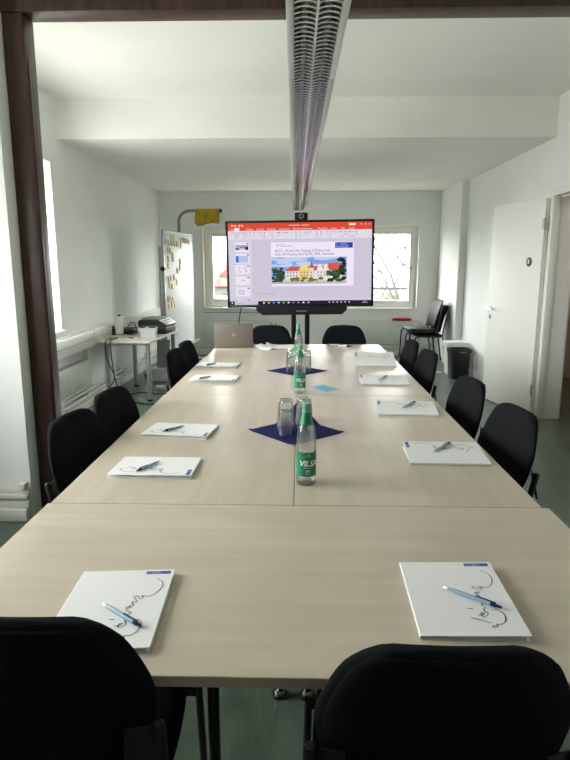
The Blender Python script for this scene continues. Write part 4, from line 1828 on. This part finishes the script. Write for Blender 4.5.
# clear storage tray
p = on_st(149.0, 338.2)
ct = thing('storage_box', 'small clear plastic box holding white papers at the front corner of the side table', 'box', (p.x - .015, p.y + .05, STZ), math.radians(2))
m = MB()
a0, a1, hh, tk = .075, .092, .115, .003
vs = []
for (a, z) in ((a0, 0), (a1, hh)):
    vs += [(-a, -a * .75, z), (a, -a * .75, z), (a, a * .75, z), (-a, a * .75, z)]
for (a, z) in ((a1 - tk, hh), (a0 - tk, tk)):
    vs += [(-a, -a * .75, z), (a, -a * .75, z), (a, a * .75, z), (-a, a * .75, z)]
fs = [(3, 2, 1, 0)]
for k in range(3):
    for j in range(4):
        j2 = (j + 1) % 4
        fs.append((k * 4 + j, k * 4 + j2, k * 4 + 4 + j2, k * 4 + 4 + j))
fs.append((12, 13, 14, 15))
m.raw(vs, fs, M['clearp'])
m.build('container', ct)
m = MB()
for k in range(9):
    m.box((-.055, -.045, -.0006), (.055, .045, .0006), M['sheet'], mtx=T_(rnd.uniform(-.006, .006), rnd.uniform(-.004, .004), .012 + k * .009) @ Euler((rnd.uniform(-.12, .12), rnd.uniform(-.1, .1), rnd.uniform(-.3, .3))).to_matrix().to_4x4())
m.build('paper_scraps', ct)
m = MB()
m.box((-.088, -.058, .1155), (.088, .066, .130), M['blackp'], .006)
m.box((-.02, -.066, .117), (.02, -.055, .128), M['printw'], .003)
m.build('lid', ct)
# printer
pr_ = thing('printer', 'black and white desktop printer with a sloping lid on the side table', 'printer', (-1.74, 7.2, STZ), math.radians(-6))
pr_.scale = (.8, .95, 1)
m = MB()
m.box((-.21, -.19, 0), (.21, .20, .085), M['blackp'], .015)
m.build('body', pr_)
m = MB()
prof = [(-.215, .085), (.21, .085), (.222, .105), (.10, .165), (-.19, .165), (-.215, .145)]
m.prism(prof, -.2, .205, M['blackp'], mtx=Matrix.Rotation(PI / 2, 4, 'X'))
m.build('top_cover', pr_)
m = MB()
m.box((-.18, -.16, .166), (.07, .17, .185), M['mgrey'], .006)
m.build('scanner_lid', pr_)
sl = math.atan2(-.06, .122)
m = MB()
m.box((-.066, -.19, 0), (.066, .19, .006), M['printw'], .002, mtx=T_(.165, 0, .1345) @ Matrix.Rotation(-sl, 4, 'Y'))
for (q0, q1) in ((-.03, -.012), (.012, .03)):
    m.box((q0, -.15, .0062), (q1, .13, .0075), M['blackp'], mtx=T_(.165, 0, .1345) @ Matrix.Rotation(-sl, 4, 'Y'))
m.build('control_panel', pr_)
m = MB()
m.box((.2, -.12, .02), (.235, .12, .03), M['blackp'], .003)
m.build('paper_tray', pr_)
# dark document tray between router and printer
dt = MB()
dt.box((-.09, -.12, 0), (.09, .12, .012), M['blackp'], .004)
dt.box((-.09, -.12, .02), (.09, .12, .032), M['dgrey'], .004)
for x in (-.08, .08):
    for y in (-.1, .1):
        dt.cyl((x, y, .01), (x, y, .055), .006, M['blackp'], 8)
dt.box((-.09, -.12, .053), (.09, .12, .064), M['blackp'], .004)
tag(dt.build('network_switch', loc=(-2.085, 7.10, STZ), rot=(0, 0, -.06)), 'flat black stacked device behind the white router on the side table', 'device')
dt = MB()
dt.box((-.07, -.05, 0), (.07, .05, .006), M['sheet'], .001)
dt.box((-.02, -.045, .006), (.03, .04, .012), M['redpnt'], .002)
tag(dt.build('paper_pad', loc=(-1.89, 6.55, STZ), rot=(0, 0, .5)), 'paper pad with a red mark between router and clear box', 'paper')
# cables on and under the side table
sx, sy = -2.07, 6.36
cable('power_cable', 'black cable dropping straight from the side table front edge to the floor', [(-2.06, 6.62, STZ + .006), (-2.055, 6.48, STZ + .012), (-2.05, 6.33, STZ + .008), (-2.045, 6.305, STZ - .06), (-2.03, 6.32, .35), (-1.98, 6.33, .1), (-1.93, 6.32, .012), (-1.8, 6.2, .008)], .006)
cable('power_cable', 'black cable curving down left of the straight one under the side table', [(-2.12, 6.60, STZ + .006), (-2.105, 6.34, STZ + .011), (-2.095, 6.315, STZ - .03), (-2.09, 6.30, .5), (-2.02, 6.31, .3), (-2.1, 6.36, .17), (-2.12, 6.5, .13)], .005)
cable('power_cable', 'black cable looping across the floor in front of the side table legs', [(-1.95, 6.5, .008), (-1.75, 6.3, .007), (-1.55, 6.28, .007), (-1.35, 6.5, .007), (-1.42, 6.7, .007), (-1.55, 6.8, .007), (-1.75, 6.76, .007), (-1.7, 6.62, .007)], .006)
cable('power_cable', 'black cable snaking back along the floor under the side table', [(-2.0, 6.72, .008), (-1.9, 6.86, .007), (-1.75, 6.88, .007), (-1.82, 7.1, .007), (-1.9, 7.3, .007), (-1.95, 7.5, .007)], .006)
cable('power_cable', 'black cable arching up between the router and the printer', [(-2.02, 6.86, STZ + .07), (-2.0, 6.88, STZ + .12), (-1.97, 6.93, STZ + .15), (-1.95, 6.97, STZ + .12), (-1.945, 6.99, STZ + .05)], .005)
ps = MB()
ps.box((-.03, -.16, 0), (.03, .16, .04), M['printw'], .008)
for k in range(5):
    ps.cyl((0, -.12 + k * .06, .04), (0, -.12 + k * .06, .0405), .02, M['mgrey'], 16)
tag(ps.build('power_strip', loc=(-1.62, 7.08, 0), rot=(0, 0, 1.1)), 'white power strip lying on the floor beneath the side table', 'power strip')
# grey board leaning under the table and a white carton
bd = MB()
bd.box((-.085, 0, 0), (.085, .012, .37), M['mgrey'], .003, mtx=Matrix.Rotation(math.radians(-14), 4, 'X'))
tag(bd.build('grey_board', loc=(-1.79, 7.645, .174), rot=(0, 0, .1)), 'grey board leaning on a white carton under the side table', 'board')
bd = MB()
bd.box((-.13, -.085, 0), (.13, .085, .17), M['printw'], .004)
bd.box((-.13, -.002, .17), (.13, .002, .1705), M['mgrey'])
tag(bd.build('carton', loc=(-1.80, 7.67, 0), rot=(0, 0, .1)), 'low white carton on the floor under the far end of the side table', 'box')

# ------------------------------------------------------------------ stacked chairs, bins, cushion on the right
def stack_chair(label):
    r = thing('stacking_chair', label, 'chair', (0, 0, 0), 0, 'stacked chairs in the far right corner')
    m = MB()

    def seat(side):
        def fn(a, b_):
            u, v = math.sin((a - .5) * PI), -math.cos(b_ * PI)
            e = max(abs(u), abs(v)) ** 8
            return (u * math.sqrt(1 - .12 * v * v) * .235, v * math.sqrt(1 - .12 * u * u) * .23, .455 + side * .024 * max(0, 1 - e) ** .5 + .01 * v)
        return fn
    m.grid(seat(1), 16, 16, M['leather'])
    m.grid(seat(-1), 16, 16, M['leather'])
    bmesh.ops.remove_doubles(m.bm, verts=m.bm.verts[:], dist=.0004)
    m.build('seat', r, smooth=60)
    m = MB()

    def bk(side):
        def fn(a, b_):
            u, v = math.sin((a - .5) * PI), -math.cos(b_ * PI)
            e = max(abs(u), abs(v)) ** 7
            k = (v + 1) / 2
            hw_ = .225 * math.sqrt(1 - .2 * v * v)
            bulge = .03 * math.sin(k * PI)
            return (u * hw_, -.20 - .12 * k + .03 * u * u + side * .02 * max(0, 1 - e) ** .5 + bulge * .6, .495 + .405 * k)
        return fn
    m.grid(bk(1), 16, 16, M['leather'])
    m.grid(bk(-1), 16, 16, M['leather'])
    bmesh.ops.remove_doubles(m.bm, verts=m.bm.verts[:], dist=.0004)
    m.build('backrest', r, smooth=60)
    for s in (-1, 1):
        m = MB()
        m.tube([(s * .245, .23, .012), (s * .245, .215, .40), (s * .245, .2, .43), (s * .245, .16, .438), (s * .245, -.16, .432), (s * .245, -.19, .432)], .0115, M['blackm'], 12)
        m.cyl((s * .245, .23, 0), (s * .245, .23, .03), .014, M['blackp'], 12)
        m.build('leg', r, smooth=60)
        m = MB()
        m.tube([(s * .245, -.27, .012), (s * .245, -.215, .40), (s * .245, -.21, .47), (s * .24, -.235, .62), (s * .232, -.28, .78)], .0115, M['blackm'], 12)
        m.cyl((s * .245, -.272, 0), (s * .245, -.27, .03), .014, M['blackp'], 12)
        m.build('leg', r, smooth=60)
    m = MB()
    m.tube([(-.245, .13, .432), (.245, .13, .432)], .009, M['blackm'], 10)
    m.tube([(-.245, -.15, .432), (.245, -.15, .432)], .009, M['blackm'], 10)
    m.build('cross_bar', r)
    return r


sc0 = stack_chair('black leatherette stacking chair, lower one of the two stacked in the far right corner')
sc0.location = (1.925, 9.18, 0)
sc0.rotation_euler = (0, 0, PI / 2 + .10)
dup(sc0, (1.925 - .075, 9.18 + .012, .075), PI / 2 + .10, 'black leatherette stacking chair, upper one resting on the lower stacked chair')


def bin_(name, label, loc, rz, w0, w1, d0, d1, h, m_, rim, handle=False):
    r = thing(name, label, 'bin', loc, rz)
    m = MB()

    def ring(w_, d_, z, n=28, p=5):
        o = []
        for k in range(n):
            a = 2 * PI * k / n
            c_, s_ = math.cos(a), math.sin(a)
            o.append((math.copysign(abs(c_) ** (2 / p), c_) * w_, math.copysign(abs(s_) ** (2 / p), s_) * d_, z))
        return o
    rings = [ring(w0 * .97, d0 * .97, 0), ring(w0, d0, .01), ring(w1, d1, h), ring(w1 - .004, d1 - .004, h), ring(w0 - .006, d0 - .006, .012)]
    n = 28
    vs = [v for q in rings for v in q]
    fs = [tuple(range(n))[::-1]]
    for k in range(4):
        for j in range(n):
            j2 = (j + 1) % n
            fs.append((k * n + j, k * n + j2, (k + 1) * n + j2, (k + 1) * n + j))
    fs.append(tuple(range(4 * n, 5 * n)))
    m.raw(vs, fs, m_)
    m.build('body', r, smooth=40)
    m = MB()
    rr = [ring(w1 + .001, d1 + .001, h - rim), ring(w1 + .008, d1 + .008, h - rim), ring(w1 + .009, d1 + .009, h + .004), ring(w1 - .004, d1 - .004, h + .004)]
    vs = [v for q in rr for v in q]
    fs = []
    for k in range(4):
        k2 = (k + 1) % 4
        for j in range(n):
            j2 = (j + 1) % n
            fs.append((k * n + j, k * n + j2, k2 * n + j2, k2 * n + j))
    m.raw(vs, fs, m_)
    m.build('rim', r, smooth=40)
    return r


bb = bin_('waste_bin', 'black plastic waste bin standing in front of the white one by the right wall', (2.14, 7.92, 0), .05, .112, .138, .10, .13, .40, M['bin'], .045)
m = MB()
for k in range(3):
    m.box((-.03 + k * .03, -.1405, .36), (-.015 + k * .03, -.139, .375), M['mgrey'])
m.build('vent_slot', bb)
wbn = bin_('waste_bin', 'taller white waste bin standing behind the black one', (2.175, 8.28, 0), .05, .12, .148, .10, .13, .435, M['binw'], .05)
m = MB()
m.box((-.15, -.13, .44), (.15, .13, .452), M['binw'], .01)
m.build('lid', wbn)
m = MB()


def sf(a, b_):
    return ((a - .5) * .1, (b_ - .5) * .07, .004 + .012 * abs(math.sin(a * 7 + b_ * 3)))


m.grid(sf, 8, 6, M['sheet'])
m.bm.normal_update()
o = m.build('paper_scrap', loc=(1.96, 8.30, .001), smooth=0)
md = o.modifiers.new('thickness', 'SOLIDIFY')
md.thickness = .002
tag(o, 'crumpled white paper scrap on the floor left of the white bin', 'paper')

cu = MB()


def cush(side):
    def fn(a, b_):
        u, v = math.sin((a - .5) * PI), -math.cos(b_ * PI)
        e = max(abs(u), abs(v)) ** 6
        return (u * math.sqrt(1 - .15 * v * v) * .165, v * math.sqrt(1 - .15 * u * u) * .045, .024 + side * .022 * max(0, 1 - e) ** .5)
    return fn


cu.grid(cush(1), 16, 16, M['red'])
cu.grid(cush(-1), 16, 16, M['red'])
bmesh.ops.remove_doubles(cu.bm, verts=cu.bm.verts[:], dist=.0004)
tag(cu.build('red_cushion', loc=(1.70, YB - .058, .588), smooth=60), 'flat red cushion lying on the right radiator behind the stacked chairs', 'cushion')

# ------------------------------------------------------------------ outside
g = MB()
g.box((-90, YB + 3.0, -4.4), (90, 160, -4.2), M['gnd'])
struct(g.build('ground', smooth=0))
bl = MB()
bl.box((.2, YB + .33, .3), (4.4, YB + 2.0, .42), M['hwall'])
struct(bl.build('balcony_floor', smooth=0), 'balcony slab outside the right window')
rl = thing('balcony_railing', 'dark balcony railing outside the right window', 'railing', (0, YB + 1.9, .42), 0)
m = MB()
m.box((.25, -.03, .60), (4.3, .03, .65), M['rail'])
m.build('top_rail', rl)
m = MB()
for z in (.48, .38):
    m.box((.25, -.008, z), (4.3, .008, z + .012), M['hedge'])
m.build('lower_rail', rl)
for k in range(5):
    m = MB()
    m.box((.3 + k * .98, -.014, 0), (.33 + k * .98, .014, .62), M['rail'])
    m.build('post', rl)

hs = thing('house', 'pale house with a red tiled roof seen through the left window', 'house', (-6.4, 46, -4.2), 0)
m = MB()
m.box((-4, 0, 0), (4, 8, 4.2), M['hwall'])
m.build('wall', hs)
m = MB()
m.raw([(-4.4, -.5, 4.1), (4.4, -.5, 4.1), (4.4, 8.5, 4.1), (-4.4, 8.5, 4.1), (-3.2, 4, 5.95), (3.2, 4, 5.95)], [(0, 1, 5, 4), (2, 3, 4, 5), (1, 2, 5), (3, 0, 4), (3, 2, 1, 0)], M['roof'])
m.build('roof', hs, smooth=0)
m = MB()
m.box((.3, -.35, 4.1), (1.7, 3.0, 4.9), M['hwall'])
m.raw([(.2, -.5, 4.85), (1.8, -.5, 4.85), (1.0, -.5, 5.55), (.2, 3.5, 4.85), (1.8, 3.5, 4.85), (1.0, 3.5, 5.55)], [(0, 1, 2), (3, 5, 4), (0, 2, 5, 3), (1, 4, 5, 2)], M['roof'])
m.build('dormer', hs, smooth=0)
for x in (-2.8, -1.2, .4, 2.0):
    m = MB()
    m.box((x, -.03, 2.5), (x + .8, .02, 3.6), M['hwin'])
    m.build('window', hs)
g2 = thing('garage', 'low ochre garden building before the red roofed house', 'building', (-5.3, 40, -4.2), 0)
m = MB()
m.box((-3.5, 0, 0), (3.5, 4, 3.3), M['ochre'])
m.build('wall', g2)
m = MB()
m.box((-3.7, -.2, 3.3), (3.7, 4.2, 3.5), M['hwin'])
m.build('roof', g2)


def tree(label, loc, h, seed):
    rr = random.Random(seed)
    r = thing('bare_tree', label, 'tree', loc, 0, 'bare trees beyond the balcony')
    m = MB()

    def branch(p, d, L, rad, dep):
        pts = [p]
        q = p.copy()
        n = 4
        for k in range(n):
            d2 = (d + Vector((rr.uniform(-.18, .18), rr.uniform(-.18, .18), rr.uniform(-.04, .12)))).normalized()
            q = q + d2 * L / n
            pts.append(q.copy())
            d = d2
        m.tube(pts, [rad * (1 - .45 * k / n) for k in range(n + 1)], M['bark'], 5 if dep else 8)
        if dep >= 4:
            return
        for k in range(rr.choice((3, 4)) + (dep == 0) * 3):
            at = pts[rr.randint(1 if dep else 2, n)]
            a = rr.uniform(0, 2 * PI)
            nd = (d * rr.uniform(.5, 1) + Vector((math.cos(a), math.sin(a), rr.uniform(0, .7))) * rr.uniform(.5, .95)).normalized()
            branch(at, nd, L * rr.uniform(.5, .72), rad * .5, dep + 1)
    branch(Vector((0, 0, 0)), Vector((0, 0, 1)), h, h * .0135, 0)
    m.build('branches', r, smooth=60)
    return r


tree('bare winter tree nearest behind the balcony railing', (3.9, 19, -4.2), 5.6, 3)
tree('bare winter tree to the left behind the balcony railing', (2.6, 24, -4.2), 5.4, 11)
tree('bare winter tree farthest right behind the balcony railing', (5.6, 26, -4.2), 6.5, 21)
hd = MB()
hr = random.Random(4)
for k in range(420):
    x, y = hr.uniform(0, 9), hr.uniform(29.5, 30.5)
    z = hr.uniform(0, 4.2)
    a = hr.uniform(0, PI)
    s = hr.uniform(.15, .45)
    hd.raw([(x - s * math.cos(a), y, z - s * .4), (x + s * math.cos(a), y + s * math.sin(a), z), (x, y, z + s)], [(0, 1, 2)], M['hedge'])
o = hd.build('hedge', loc=(0, 0, -4.2), smooth=0)
o['kind'] = 'stuff'
tag(o, 'sparse brown winter shrubbery beyond the balcony', 'hedge')

# ------------------------------------------------------------------ light
WORLD = 21.0
wd = bpy.data.worlds.new('overcast_sky')
scene.world = wd
wd.use_nodes = True
bg = wd.node_tree.nodes['Background']
wn = wd.node_tree
wtc = wn.nodes.new('ShaderNodeTexCoord')
wsx = wn.nodes.new('ShaderNodeSeparateXYZ')
wn.links.new(wtc.outputs['Generated'], wsx.inputs[0])
wcr = wn.nodes.new('ShaderNodeValToRGB')      # overcast sky over darker winter ground
wmr = wn.nodes.new('ShaderNodeMapRange')
wmr.inputs[1].default_value = -1
wn.links.new(wsx.outputs['Z'], wmr.inputs[0])
wn.links.new(wmr.outputs[0], wcr.inputs[0])
wcr.color_ramp.elements[0].position = .47
wcr.color_ramp.elements[0].color = (.40, .40, .37, 1)
wcr.color_ramp.elements[1].position = .50
wcr.color_ramp.elements[1].color = (.93, .93, .92, 1)
we = wcr.color_ramp.elements.new(.85)
we.color = (1.0, .99, .975, 1)
wn.links.new(wcr.outputs[0], bg.inputs[0])
bg.inputs[1].default_value = WORLD


def portal(name, loc, rot, sx_, sy_):
    l = bpy.data.lights.new(name, 'AREA')
    l.shape = 'RECTANGLE'
    l.size, l.size_y = sx_, sy_
    l.cycles.is_portal = True
    o = bpy.data.objects.new(name, l)
    COL.objects.link(o)
    o.location = loc
    o.rotation_euler = rot


def px_(n, X, h, s):
    portal(n, (X, (h[0] + h[1]) / 2, (h[2] + h[3]) / 2), (0, s * PI / 2, 0), h[3] - h[2], h[1] - h[0])


def py_(n, Y, h, s):
    portal(n, ((h[0] + h[1]) / 2, Y, (h[2] + h[3]) / 2), (s * PI / 2, 0, 0), h[1] - h[0], h[3] - h[2])


px_('daylight_portal', XL - .33, LW, -1)
px_('daylight_portal', XLF - .33, FW2, -1)
py_('daylight_portal', YB + .33, BWL, -1)
py_('daylight_portal', YB + .33, BWR, -1)
# unseen fill light, added to brighten the corridor beyond the doorway
l = bpy.data.lights.new('corridor_fill', 'AREA')
l.size = .5
l.energy = 9
l.color = (1, .95, .88)
o = bpy.data.objects.new('corridor_fill', l)
COL.objects.link(o)
o.location = (3.4, 5.4, 2.6)

# ------------------------------------------------------------------ render look
scene.view_settings.view_transform = 'Standard'
scene.view_settings.look = 'None'
scene.view_settings.exposure = 0.0
scene.view_settings.gamma = 1.0
scene.view_settings.use_curve_mapping = False
cy = scene.cycles
cy.use_denoising = True
cy.denoiser = 'OPENIMAGEDENOISE'
cy.max_bounces = 32
cy.diffuse_bounces = 12
cy.glossy_bounces = 5
cy.transmission_bounces = 24
cy.transparent_max_bounces = 64
cy.sample_clamp_indirect = 8
cy.caustics_reflective = False
cy.caustics_refractive = False
